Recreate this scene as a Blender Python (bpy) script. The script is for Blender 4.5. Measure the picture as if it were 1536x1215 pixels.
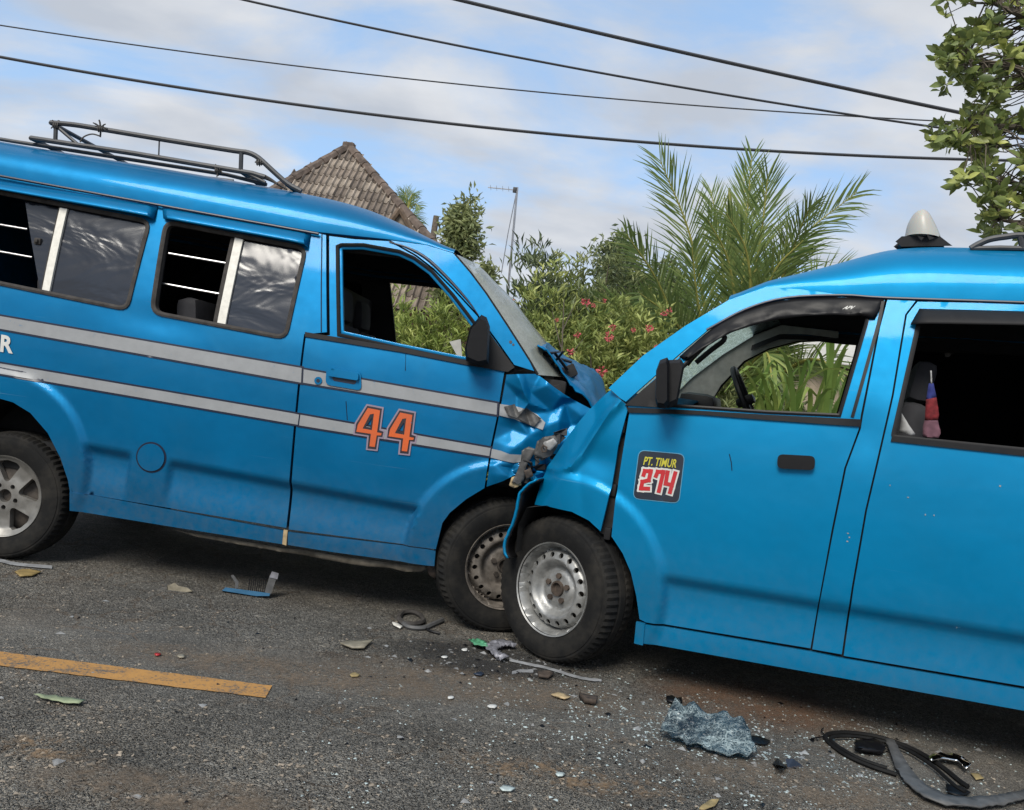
import bpy, bmesh, math, random
import numpy as np
from mathutils import Vector, Matrix, noise
from mathutils.geometry import delaunay_2d_cdt

random.seed(7); RNG = np.random.default_rng(11)
scene = bpy.context.scene
for o in list(bpy.data.objects): bpy.data.objects.remove(o)
COL = scene.collection
R = math.radians

# ------------------------------------------------------------------ camera
IMG_W, IMG_H, FOC, CAM_H = 1536, 1215, 1300.0, 1.2
ROLL, PITCH = R(8.0), R(-1.0)
FW = np.array([0, math.cos(PITCH), math.sin(PITCH)])
UP0 = np.array([0, -math.sin(PITCH), math.cos(PITCH)])
RT = np.array([1., 0, 0]) * math.cos(ROLL) + UP0 * math.sin(ROLL)
UP = UP0 * math.cos(ROLL) - np.array([1., 0, 0]) * math.sin(ROLL)
CAM = np.array([0, 0, CAM_H])
cd = bpy.data.cameras.new('camera'); cam = bpy.data.objects.new('camera', cd); COL.objects.link(cam)
cd.sensor_fit = 'HORIZONTAL'; cd.sensor_width = 36; cd.lens = 36 * FOC / IMG_W
cd.clip_start = 0.05; cd.clip_end = 3000
cam.matrix_world = Matrix(((RT[0], UP[0], -FW[0], CAM[0]), (RT[1], UP[1], -FW[1], CAM[1]),
                           (RT[2], UP[2], -FW[2], CAM[2]), (0, 0, 0, 1)))
scene.camera = cam

def ray(x, y): return FW + RT * ((x - IMG_W / 2) / FOC) - UP * ((y - IMG_H / 2) / FOC)
def ground(x, y, z=0.0):
    d = ray(x, y); return CAM + d * ((z - CAM_H) / d[2])
def at_depth(x, y, Y):
    d = ray(x, y); return CAM + d * (Y / d[1])

# ------------------------------------------------------------------ render / world / sun
scene.render.engine = 'CYCLES'
scene.view_settings.view_transform = 'Standard'; scene.view_settings.look = 'None'
scene.view_settings.exposure = 0.62; scene.view_settings.gamma = 1.0
SUN_EL, SUN_AZ = R(44), R(203)          # azimuth clockwise from +Y: behind the camera, a little to the left
w = bpy.data.worlds.new('World'); scene.world = w; w.use_nodes = True
nt = w.node_tree; nt.nodes.clear()
def wn(t, **k):
    n = nt.nodes.new(t)
    for a, b in k.items(): setattr(n, a, b)
    return n
out = wn('ShaderNodeOutputWorld'); bg = wn('ShaderNodeBackground'); bg.inputs['Strength'].default_value = 0.104
sky = wn('ShaderNodeTexSky', sky_type='NISHITA', sun_disc=False)
sky.sun_elevation = SUN_EL; sky.sun_rotation = SUN_AZ; sky.air_density = 1.0; sky.dust_density = 1.2; sky.ozone_density = 1.5
tc = wn('ShaderNodeTexCoord')
sep = wn('ShaderNodeSeparateXYZ'); nt.links.new(tc.outputs['Generated'], sep.inputs[0])
addz = wn('ShaderNodeMath', operation='ADD'); addz.inputs[1].default_value = 0.22; nt.links.new(sep.outputs[2], addz.inputs[0])
mx = wn('ShaderNodeMath', operation='MAXIMUM'); mx.inputs[1].default_value = 0.05; nt.links.new(addz.outputs[0], mx.inputs[0])
dv = wn('ShaderNodeVectorMath', operation='DIVIDE'); nt.links.new(tc.outputs['Generated'], dv.inputs[0])
cz = wn('ShaderNodeCombineXYZ')
for i in range(3): nt.links.new(mx.outputs[0], cz.inputs[i])
nt.links.new(cz.outputs[0], dv.inputs[1])
mp = wn('ShaderNodeMapping'); mp.inputs['Location'].default_value = (0.35, 0.62, 0.0); mp.inputs['Scale'].default_value = (1.0, 1.35, 0.0)
nt.links.new(dv.outputs[0], mp.inputs[0])
n1 = wn('ShaderNodeTexNoise'); n1.inputs['Scale'].default_value = 1.5; n1.inputs['Detail'].default_value = 9; n1.inputs['Roughness'].default_value = 0.56; n1.inputs['Distortion'].default_value = 0.35
nt.links.new(mp.outputs[0], n1.inputs['Vector'])
rp = wn('ShaderNodeValToRGB'); rp.color_ramp.elements[0].position = 0.325; rp.color_ramp.elements[1].position = 0.585
rp.color_ramp.interpolation = 'EASE'
nt.links.new(n1.outputs['Fac'], rp.inputs[0])
n2 = wn('ShaderNodeTexNoise'); n2.inputs['Scale'].default_value = 2.6; n2.inputs['Detail'].default_value = 7
nt.links.new(mp.outputs[0], n2.inputs['Vector'])
rc = wn('ShaderNodeValToRGB'); rc.color_ramp.elements[0].position = 0.35; rc.color_ramp.elements[1].position = 0.68
rc.color_ramp.elements[0].color = (3.35, 3.65, 4.15, 1); rc.color_ramp.elements[1].color = (4.75, 4.9, 5.15, 1)
nt.links.new(n2.outputs['Fac'], rc.inputs[0])
tint = wn('ShaderNodeMixRGB', blend_type='MIX'); tint.inputs[0].default_value = 0.6; tint.inputs[2].default_value = (2.75, 4.35, 6.7, 1)
nt.links.new(sky.outputs[0], tint.inputs[1])
mixc = wn('ShaderNodeMixRGB'); nt.links.new(rp.outputs[0], mixc.inputs[0]); nt.links.new(tint.outputs[0], mixc.inputs[1]); nt.links.new(rc.outputs[0], mixc.inputs[2])
nt.links.new(mixc.outputs[0], bg.inputs[0]); nt.links.new(bg.outputs[0], out.inputs[0])

sd = bpy.data.lights.new('sun', 'SUN'); sd.energy = 2.5; sd.angle = R(26); sd.color = (1.0, 0.95, 0.86)
sun = bpy.data.objects.new('sun', sd); COL.objects.link(sun)
sdir = Vector((math.sin(SUN_AZ) * math.cos(SUN_EL), math.cos(SUN_AZ) * math.cos(SUN_EL), math.sin(SUN_EL)))
sun.rotation_euler = sdir.to_track_quat('Z', 'Y').to_euler(); sun.location = sdir * 30

# ------------------------------------------------------------------ material helpers
class NT:
    def __init__(s, name):
        s.m = bpy.data.materials.new(name); s.m.use_nodes = True; s.t = s.m.node_tree
        s.b = s.t.nodes['Principled BSDF']; s.o = s.t.nodes['Material Output']; s._tc = None
    def n(s, t, **k):
        x = s.t.nodes.new(t)
        for a, b in k.items():
            if a in x.inputs.keys(): x.inputs[a].default_value = b
            else: setattr(x, a, b)
        return x
    def l(s, a, b): s.t.links.new(a, b)
    def tc(s, which='Object'):
        if s._tc is None: s._tc = s.n('ShaderNodeTexCoord')
        return s._tc.outputs[which]
    def noise(s, scale, detail=4, rough=.55, vec=None, dist=0.0):
        x = s.n('ShaderNodeTexNoise'); x.inputs['Scale'].default_value = scale; x.inputs['Detail'].default_value = detail
        x.inputs['Roughness'].default_value = rough; x.inputs['Distortion'].default_value = dist
        s.l(vec if vec is not None else s.tc(), x.inputs['Vector']); return x.outputs['Fac']
    def vor(s, scale, feature='F1', vec=None, outp='Distance'):
        x = s.n('ShaderNodeTexVoronoi', feature=feature); x.inputs['Scale'].default_value = scale
        s.l(vec if vec is not None else s.tc(), x.inputs['Vector']); return x.outputs[outp]
    def ramp(s, f, stops, interp='LINEAR'):
        x = s.n('ShaderNodeValToRGB'); cr = x.color_ramp; cr.interpolation = interp
        while len(cr.elements) < len(stops): cr.elements.new(0.5)
        for e, (p, c) in zip(cr.elements, stops):
            e.position = p; e.color = (c, c, c, 1) if isinstance(c, (int, float)) else (*c, 1)
        s.l(f, x.inputs[0]); return x.outputs[0]
    def mix(s, f, a, b, mode='MIX'):
        x = s.n('ShaderNodeMixRGB', blend_type=mode)
        for i, v in ((0, f), (1, a), (2, b)):
            if isinstance(v, (int, float)): x.inputs[i].default_value = v if i == 0 else (v, v, v, 1)
            elif isinstance(v, tuple): x.inputs[i].default_value = (*v, 1)
            else: s.l(v, x.inputs[i])
        return x.outputs[0]
    def math(s, op, a, b=None):
        x = s.n('ShaderNodeMath', operation=op)
        for i, v in ((0, a), (1, b)):
            if v is None: continue
            if isinstance(v, (int, float)): x.inputs[i].default_value = v
            else: s.l(v, x.inputs[i])
        return x.outputs[0]
    def bump(s, h, strength=.3, dist=.01, prev=None):
        x = s.n('ShaderNodeBump'); x.inputs['Strength'].default_value = strength; x.inputs['Distance'].default_value = dist
        s.l(h, x.inputs['Height'])
        if prev is not None: s.l(prev, x.inputs['Normal'])
        s.l(x.outputs[0], s.b.inputs['Normal']); return x.outputs[0]
    def set(s, **k):
        for a, v in k.items():
            i = s.b.inputs[a.replace('_', ' ')]
            if isinstance(v, (int, float)): i.default_value = v
            elif isinstance(v, tuple): i.default_value = (*v, 1) if len(v) == 3 else v
            else: s.l(v, i)
        return s

def simple(name, col, rough=.5, metal=0.0, var=.15, scale=25, bump=0.0, bscale=60, spec=.5, coat=0.0):
    m = NT(name)
    f = m.noise(scale, 5)
    c = m.mix(m.ramp(f, [(.3, 0.0), (.7, 1.0)]), tuple(x * (1 - var) for x in col), tuple(min(1, x * (1 + var)) for x in col))
    m.set(Base_Color=c, Roughness=rough, Metallic=metal, Specular_IOR_Level=spec, Coat_Weight=coat)
    if bump: m.bump(m.noise(bscale, 5), bump, .004)
    return m.m

def decal(name, col, rough=.45, wear=.5, under=(.01, .15, .33)):
    m = NT(name); f = m.noise(9, 6, .7); g = m.noise(70, 4, .7)
    c = m.mix(m.ramp(f, [(.3, 0.0), (.75, 1.0)]), col, tuple(x * .72 + .02 for x in col))
    k = m.ramp(m.math('ADD', m.math('MULTIPLY', f, .45), m.math('MULTIPLY', g, .55)), [(.60, 0.0), (.66, 1.0)])
    m.set(Base_Color=m.mix(m.math('MULTIPLY', k, wear), c, under), Roughness=rough); return m.m
def paint(name, col, dust=.25, fade=.15, metal=.25, rough=.32, scr=.3):
    m = NT(name)
    big = m.noise(1.7, 5, .6); fine = m.noise(26, 6, .65); sp = m.noise(170, 2)
    c = m.mix(m.ramp(big, [(.35, 0.0), (.7, 1.0)]), col, tuple(x * (1 - fade) for x in col))
    # sun-bleached, dusty film in soft cloudy patches
    c = m.mix(m.math('MULTIPLY', m.ramp(m.noise(3.2, 7, .65, None, .8), [(.45, 0.0), (.75, 1.0)]), scr * .5), c, tuple(x * .55 + y for x, y in zip(col, (.02, .085, .13))))
    sepz = m.n('ShaderNodeSeparateXYZ'); m.l(m.tc(), sepz.inputs[0])
    low = m.ramp(sepz.outputs[2], [(.20, 1.0), (.70, 0.0)])
    df = m.math('MULTIPLY', m.math('MULTIPLY', low, m.ramp(m.math('ADD', m.math('MULTIPLY', fine, .6), m.math('MULTIPLY', big, .4)), [(.38, 0.0), (.68, 1.0)])), dust)
    c = m.mix(df, c, (.13, .125, .11))
    # hair scratches running along the body
    mp_ = m.n('ShaderNodeMapping'); mp_.inputs['Scale'].default_value = (1.6, 1, 150); mp_.inputs['Rotation'].default_value = (0, .10, 0); m.l(m.tc(), mp_.inputs[0])
    sc_ = m.math('MULTIPLY', m.ramp(m.noise(1.0, 3, .6, mp_.outputs[0]), [(.70, 0.0), (.76, 1.0)]), m.ramp(m.noise(1.3, 3), [(.5, 0.0), (.62, 1.0)]))
    c = m.mix(m.math('MULTIPLY', sc_, scr), c, (.16, .30, .40))
    chip = m.ramp(sp, [(.78, 0.0), (.80, 1.0)]); c = m.mix(m.math('MULTIPLY', chip, .35), c, (.16, .24, .30))
    rr = m.math('ADD', m.math('ADD', m.math('MULTIPLY', fine, .14), rough - .07), m.math('MULTIPLY', df, .4))
    m.set(Base_Color=c, Roughness=rr, Metallic=metal, Specular_IOR_Level=.15, Coat_Weight=.20, Coat_Roughness=.06)
    m.bump(m.noise(2.6, 3), .30, .02)
    return m.m

M = {}
M['paint_l'] = paint('blue_paint_old', (.0, .143, .328), dust=.50, fade=.22, metal=.50, rough=.46, scr=.55)
M['paint_r'] = paint('blue_paint', (.0, .201, .415), dust=.28, fade=.10, metal=.50, rough=.50, scr=.3)
M['black'] = simple('black_plastic', (.005, .005, .006), .45, spec=.25, bump=.1)
M['trim'] = simple('grey_black_plastic', (.012, .012, .013), .6, spec=.22, bump=.15, bscale=200)
M['rubber'] = simple('rubber', (.007, .007, .007), .7, var=.3, bump=.1, spec=.18)
M['rubber_old'] = simple('weathered_rubber', (.048, .044, .041), .8, var=.3, bump=.3, spec=.2)
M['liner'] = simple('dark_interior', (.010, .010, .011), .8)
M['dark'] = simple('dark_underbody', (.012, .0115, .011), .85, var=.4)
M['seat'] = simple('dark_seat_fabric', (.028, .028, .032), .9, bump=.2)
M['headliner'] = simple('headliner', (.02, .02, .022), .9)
M['greytrim'] = simple('grey_interior_trim', (.30, .30, .275), .7)
M['white'] = simple('white_paint', (.62, .60, .54), .5, var=.12, scale=40)
M['steel'] = simple('bright_steel', (.42, .42, .43), .38, metal=.9)
M['chrome'] = simple('chrome', (.75, .75, .75), .12, metal=1.0)
M['stripe'] = decal('worn_stripe', (.27, .28, .29))
M['navy'] = simple('navy_line', (.006, .010, .028), .4)
M['decal_w'] = decal('worn_decal_w', (.60, .60, .57))
M['decal_o'] = decal('worn_decal_o', (.58, .10, .015))
M['decal_k'] = decal('worn_decal_k', (.014, .008, .014))
M['decal_n'] = decal('worn_decal_n', (.006, .012, .026))
M['decal_pale'] = decal('worn_decal_pale', (.25, .20, .26))
M['decal_r'] = decal('worn_decal_r', (.48, .010, .016))
M['decal_y'] = decal('worn_decal_y', (.52, .47, .035))
M['edge'] = simple('decal_edge', (.10, .30, .45), .4)
M['rust'] = simple('rusty_metal', (.055, .040, .030), .8, var=.5, bump=.3)
M['bare'] = simple('bare_torn_metal', (.075, .074, .072), .6, metal=.4, var=.45, bump=.3)
M['filler'] = simple('old_filler', (.36, .27, .15), .9, var=.3)
M['rack'] = simple('rack_black_tube', (.028, .030, .034), .5, var=.3)
M['rope'] = simple('rope', (.06, .055, .05), .9)
def tyre_mat():
    m = NT('tyre_rubber')
    f = m.noise(7, 6, .65); g = m.noise(60, 4)
    c = m.mix(m.ramp(f, [(.45, 0.0), (.75, .5)]), (.009, .009, .009), (.055, .049, .040))
    m.set(Base_Color=c, Roughness=.85, Specular_IOR_Level=.2); m.bump(g, .25, .004); return m.m
M['tyre'] = tyre_mat()
M['wheel'] = simple('silver_wheel_paint', (.30, .30, .29), .42, metal=.55, var=.35, scale=18)
M['wheel_old'] = simple('dirty_wheel', (.16, .14, .12), .6, metal=.4, var=.5, scale=22)
M['alloy'] = simple('alloy_wheel', (.26, .25, .23), .42, metal=.65, var=.3, scale=14)
M['hub'] = simple('hub_rust', (.06, .05, .042), .7, metal=.3, var=.5)

def glass_film():
    m = NT('tinted_window_film')
    mp_ = m.n('ShaderNodeMapping'); mp_.inputs['Scale'].default_value = (.9, 1, 2.6); m.l(m.tc(), mp_.inputs[0])
    h = m.noise(1.4, 3, .5, mp_.outputs[0], 1.6)
    h2 = m.noise(7, 3, .6, None, 1.0)
    m.set(Base_Color=(.012, .014, .02), Roughness=.16, Specular_IOR_Level=.6)
    p = m.bump(h, .20, .06); return m.m
M['film'] = glass_film()
def dark_glass():
    m = NT('dark_tinted_glass'); m.set(Base_Color=(.006, .007, .009), Roughness=.05); return m.m
M['tint'] = dark_glass()
def dusty_glass(name, white, cover, ck=.55, sc=38):
    m = NT(name)
    v = m.vor(sc, 'DISTANCE_TO_EDGE'); v2 = m.vor(9, 'DISTANCE_TO_EDGE')
    crack = m.math('MAXIMUM', m.ramp(v, [(.03, 1.0), (.09, 0.0)]), m.ramp(v2, [(.015, 1.0), (.035, 0.0)]))
    dirt = m.ramp(m.noise(5, 6, .65), [(.3, 0.0), (.8, 1.0)])
    a = m.math('MINIMUM', m.math('ADD', m.math('MULTIPLY', crack, ck), m.math('ADD', m.math('MULTIPLY', dirt, .3), cover)), 1.0)
    m.set(Base_Color=white, Roughness=.18, Alpha=a); m.bump(v, .6 * ck, .004)
    tr = m.n('ShaderNodeBsdfTranslucent'); tr.inputs['Color'].default_value = (*white, 1); ms = m.n('ShaderNodeMixShader'); ms.inputs[0].default_value = .12 if ck < .3 else .6
    m.b.inputs['Alpha'].default_value = 1.0; m.t.links.remove(m.b.inputs['Alpha'].links[0])
    m.l(m.b.outputs[0], ms.inputs[1]); m.l(tr.outputs[0], ms.inputs[2]); tp = m.n('ShaderNodeBsdfTransparent'); m2 = m.n('ShaderNodeMixShader'); m.l(a, m2.inputs[0]); m.l(tp.outputs[0], m2.inputs[1]); m.l(ms.outputs[0], m2.inputs[2]); m.l(m2.outputs[0], m.o.inputs[0])
    return m.m
M['screen_dusty'] = dusty_glass('dusty_cracked_windscreen', (.34, .36, .32), .62, .10)
M['screen_crazed'] = dusty_glass('crazed_windscreen', (.46, .58, .53), .40, .6, 46)

# ------------------------------------------------------------------ object helpers
def link(o, parent=None):
    COL.objects.link(o)
    if parent is not None: o.parent = parent
    return o
def tag(o, label=None, cat=None, group=None, kind=None):
    if label: o['label'] = label
    if cat: o['category'] = cat
    if group: o['group'] = group
    if kind: o['kind'] = kind
    return o
def empty(name, loc=(0, 0, 0), rz=0.0):
    o = bpy.data.objects.new(name, None); o.location = loc; o.rotation_euler = (0, 0, rz); o.empty_display_size = .2
    return link(o)
def mesh_obj(name, verts, faces, mat, parent=None, smooth=True, sharp=35):
    me = bpy.data.meshes.new(name)
    if isinstance(faces, np.ndarray):
        nf, k = faces.shape
        me.vertices.add(len(verts)); me.vertices.foreach_set('co', np.asarray(verts, dtype=np.float32).ravel())
        me.loops.add(nf * k); me.loops.foreach_set('vertex_index', faces.astype(np.int32).ravel())
        me.polygons.add(nf); me.polygons.foreach_set('loop_start', np.arange(0, nf * k, k, dtype=np.int32))
        me.update(calc_edges=True)
    else:
        me.from_pydata([tuple(map(float, v)) for v in verts], [], faces); me.update()
    if smooth:
        me.polygons.foreach_set('use_smooth', [True] * len(me.polygons))
        if sharp: me.set_sharp_from_angle(angle=R(sharp))
    me.materials.append(M[mat] if isinstance(mat, str) else mat)
    o = bpy.data.objects.new(name, me)
    return link(o, parent)

class MB:
    """collects simple solids for ONE mesh"""
    def __init__(s): s.v = []; s.f = []
    def add(s, v, f):
        k = len(s.v); s.v += [tuple(map(float, p)) for p in v]; s.f += [tuple(i + k for i in q) for q in f]; return s
    def box(s, c, d, rot=None, bevel=0.0):
        bm = bmesh.new(); bmesh.ops.create_cube(bm, size=1)
        for v in bm.verts: v.co = Vector((v.co.x * d[0], v.co.y * d[1], v.co.z * d[2]))
        if bevel: bmesh.ops.bevel(bm, geom=list(bm.edges), offset=bevel, segments=2, profile=.6, affect='EDGES')
        mat = Matrix.Translation(c) @ (rot.to_4x4() if rot is not None else Matrix.Identity(4))
        bm.transform(mat); bm.verts.index_update()
        s.add([v.co[:] for v in bm.verts], [[v.index for v in f.verts] for f in bm.faces]); bm.free(); return s
    def tube(s, pts, r, n=8, cap=True):
        pts = [Vector(p) for p in pts]; rs = r if isinstance(r, (list, tuple)) else [r] * len(pts)
        rings = []; prev = None
        for i, p in enumerate(pts):
            t = (pts[min(i + 1, len(pts) - 1)] - pts[max(i - 1, 0)]).normalized()
            if prev is None:
                a = Vector((0, 0, 1)) if abs(t.z) < .9 else Vector((1, 0, 0)); x = t.cross(a).normalized()
            else: x = (prev - t * prev.dot(t)).normalized()
            prev = x; y = t.cross(x)
            rings.append([p + (x * math.cos(q) + y * math.sin(q)) * rs[i] for q in [2 * math.pi * j / n for j in range(n)]])
        v = [p for r_ in rings for p in r_]; f = []
        for i in range(len(pts) - 1):
            for j in range(n): f.append((i * n + j, i * n + (j + 1) % n, (i + 1) * n + (j + 1) % n, (i + 1) * n + j))
        if cap: f.append(tuple(range(n))[::-1]); f.append(tuple((len(pts) - 1) * n + j for j in range(n)))
        return s.add(v, f)
    def build(s, name, mat, parent=None, smooth=True, sharp=35): return mesh_obj(name, s.v, s.f, mat, parent, smooth, sharp)

def smooth_path(pts, n=8):
    """Catmull-Rom through points"""
    P = [np.array(p, float) for p in pts]; P = [2 * P[0] - P[1]] + P + [2 * P[-1] - P[-2]]; o = []
    for i in range(1, len(P) - 2):
        for k in range(n):
            t = k / n; a, b, c, d = P[i - 1], P[i], P[i + 1], P[i + 2]
            o.append(.5 * (2 * b + (c - a) * t + (2 * a - 5 * b + 4 * c - d) * t * t + (3 * b - a - 3 * c + d) * t ** 3))
    o.append(P[-2]); return o

# ------------------------------------------------------------------ 2D panel helpers (u, z plane)
def resample(poly, step, closed=True):
    P = [np.array(p, float) for p in poly]; o = []
    n = len(P)
    for i in range(n if closed else n - 1):
        a, b = P[i], P[(i + 1) % n]; k = max(1, int(math.ceil(np.linalg.norm(b - a) / step)))
        for j in range(k): o.append(a + (b - a) * j / k)
    if not closed: o.append(P[-1])
    return o
def round_poly(poly, rad):
    P = [np.array(p, float) for p in poly]; o = []; n = len(P)
    for i in range(n):
        a, b, c = P[i - 1], P[i], P[(i + 1) % n]
        da, dc = a - b, c - b; la, lc = np.linalg.norm(da), np.linalg.norm(dc)
        r = min(rad, la * .45, lc * .45)
        p0, p1 = b + da / la * r, b + dc / lc * r
        for t in (0, .25, .5, .75, 1): o.append((1 - t) ** 2 * p0 + 2 * t * (1 - t) * b + t * t * p1)
    return o
def area2(P): return sum(P[i - 1][0] * P[i][1] - P[i][0] * P[i - 1][1] for i in range(len(P)))
def inset(poly, d):
    P = [np.array(p, float) for p in poly]; s = 1 if area2(P) > 0 else -1; o = []; n = len(P)
    for i in range(n):
        a, b, c = P[i - 1], P[i], P[(i + 1) % n]
        e0 = b - a; e1 = c - b; e0 = e0 / (np.linalg.norm(e0) + 1e-9); e1 = e1 / (np.linalg.norm(e1) + 1e-9)
        n0 = np.array([-e0[1], e0[0]]) * s; n1 = np.array([-e1[1], e1[0]]) * s
        m = n0 + n1; L = np.linalg.norm(m)
        if L < .3: o.append(b + n0 * d); continue
        m /= L; o.append(b + m * min(d / max(.35, m.dot(n0)), 2.5 * abs(d)) if d > 0 else b + m * max(d / max(.35, m.dot(n0)), -2.5 * abs(d)))
    return o
def inside(pts, poly):
    pts = np.asarray(pts); P = np.asarray(poly); x, y = pts[:, 0], pts[:, 1]; r = np.zeros(len(pts), bool)
    x0, y0 = P[-1]
    for x1, y1 in P:
        c = (y1 > y) != (y0 > y)
        with np.errstate(divide='ignore', invalid='ignore'):
            r ^= c & (x < (x0 - x1) * (y - y1) / (y0 - y1 + 1e-15) + x1)
        x0, y0 = x1, y1
    return r
def mindist(pts, poly):
    pts = np.asarray(pts); P = np.asarray(poly); d = np.full(len(pts), 9.0)
    for i in range(len(P)):
        a, b = P[i - 1], P[i]; ab = b - a; L = ab.dot(ab) + 1e-12
        t = np.clip(((pts - a) @ ab) / L, 0, 1); d = np.minimum(d, np.linalg.norm(pts - a - t[:, None] * ab, axis=1))
    return d
def cdt(polys, holes=(), step=.025, grid=True):
    """triangulate union of polys minus holes; returns (pts Nx2, tris)"""
    V = []; E = []
    for P in list(polys) + list(holes):
        k = len(V); V += [tuple(p) for p in P]; E += [(k + i, k + (i + 1) % len(P)) for i in range(len(P))]
    if grid:
        A = np.array([p for P in polys for p in P]); lo, hi = A.min(0), A.max(0)
        xs = np.arange(lo[0] + step / 2, hi[0], step); zs = np.arange(lo[1] + step / 2, hi[1], step * .9)
        if len(xs) and len(zs):
            gx, gz = np.meshgrid(xs, zs); gx[1::2] += step / 2
            G = np.stack([gx.ravel(), gz.ravel()], 1)
            k = np.zeros(len(G), bool)
            for P in polys: k |= inside(G, P)
            for P in holes: k &= ~inside(G, P)
            G = G[k]
            if len(G):
                d = np.full(len(G), 9.0)
                for P in list(polys) + list(holes): d = np.minimum(d, mindist(G, P))
                G = G[d > step * .45]; V += [tuple(p) for p in G]
    r = delaunay_2d_cdt([Vector(v) for v in V], E, [], 0, 1e-6)
    pts = np.array([v[:] for v in r[0]]); T = np.array([t for t in r[2] if len(t) == 3])
    cen = pts[T].mean(1); k = np.zeros(len(T), bool)
    for P in polys: k |= inside(cen, P)
    for P in holes: k &= ~inside(cen, P)
    T = T[k]
    a, b, c = pts[T[:, 0]], pts[T[:, 1]], pts[T[:, 2]]
    cr = (b - a)[:, 0] * (c - a)[:, 1] - (b - a)[:, 1] * (c - a)[:, 0]
    T[cr < 0] = T[cr < 0][:, ::-1]
    return pts, T
def stroke(path, wd):
    """square-capped stroke polygons of a polyline"""
    o = []; P = [np.array(p, float) for p in path]
    for a, b in zip(P[:-1], P[1:]):
        t = (b - a) / np.linalg.norm(b - a); n = np.array([-t[1], t[0]]) * wd / 2; a2, b2 = a - t * wd / 2, b + t * wd / 2
        o.append([a2 + n, b2 + n, b2 - n, a2 - n])
    return o
def gaussmooth(x, xs, ys, sig):
    g = np.arange(xs[0] - .3, xs[-1] + .3, .01); v = np.interp(g, xs, ys)
    k = np.exp(-.5 * (np.arange(-30, 31) * .01 / sig) ** 2); k /= k.sum()
    return np.interp(x, g, np.convolve(np.pad(v, 30, mode='edge'), k, 'valid'))
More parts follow.
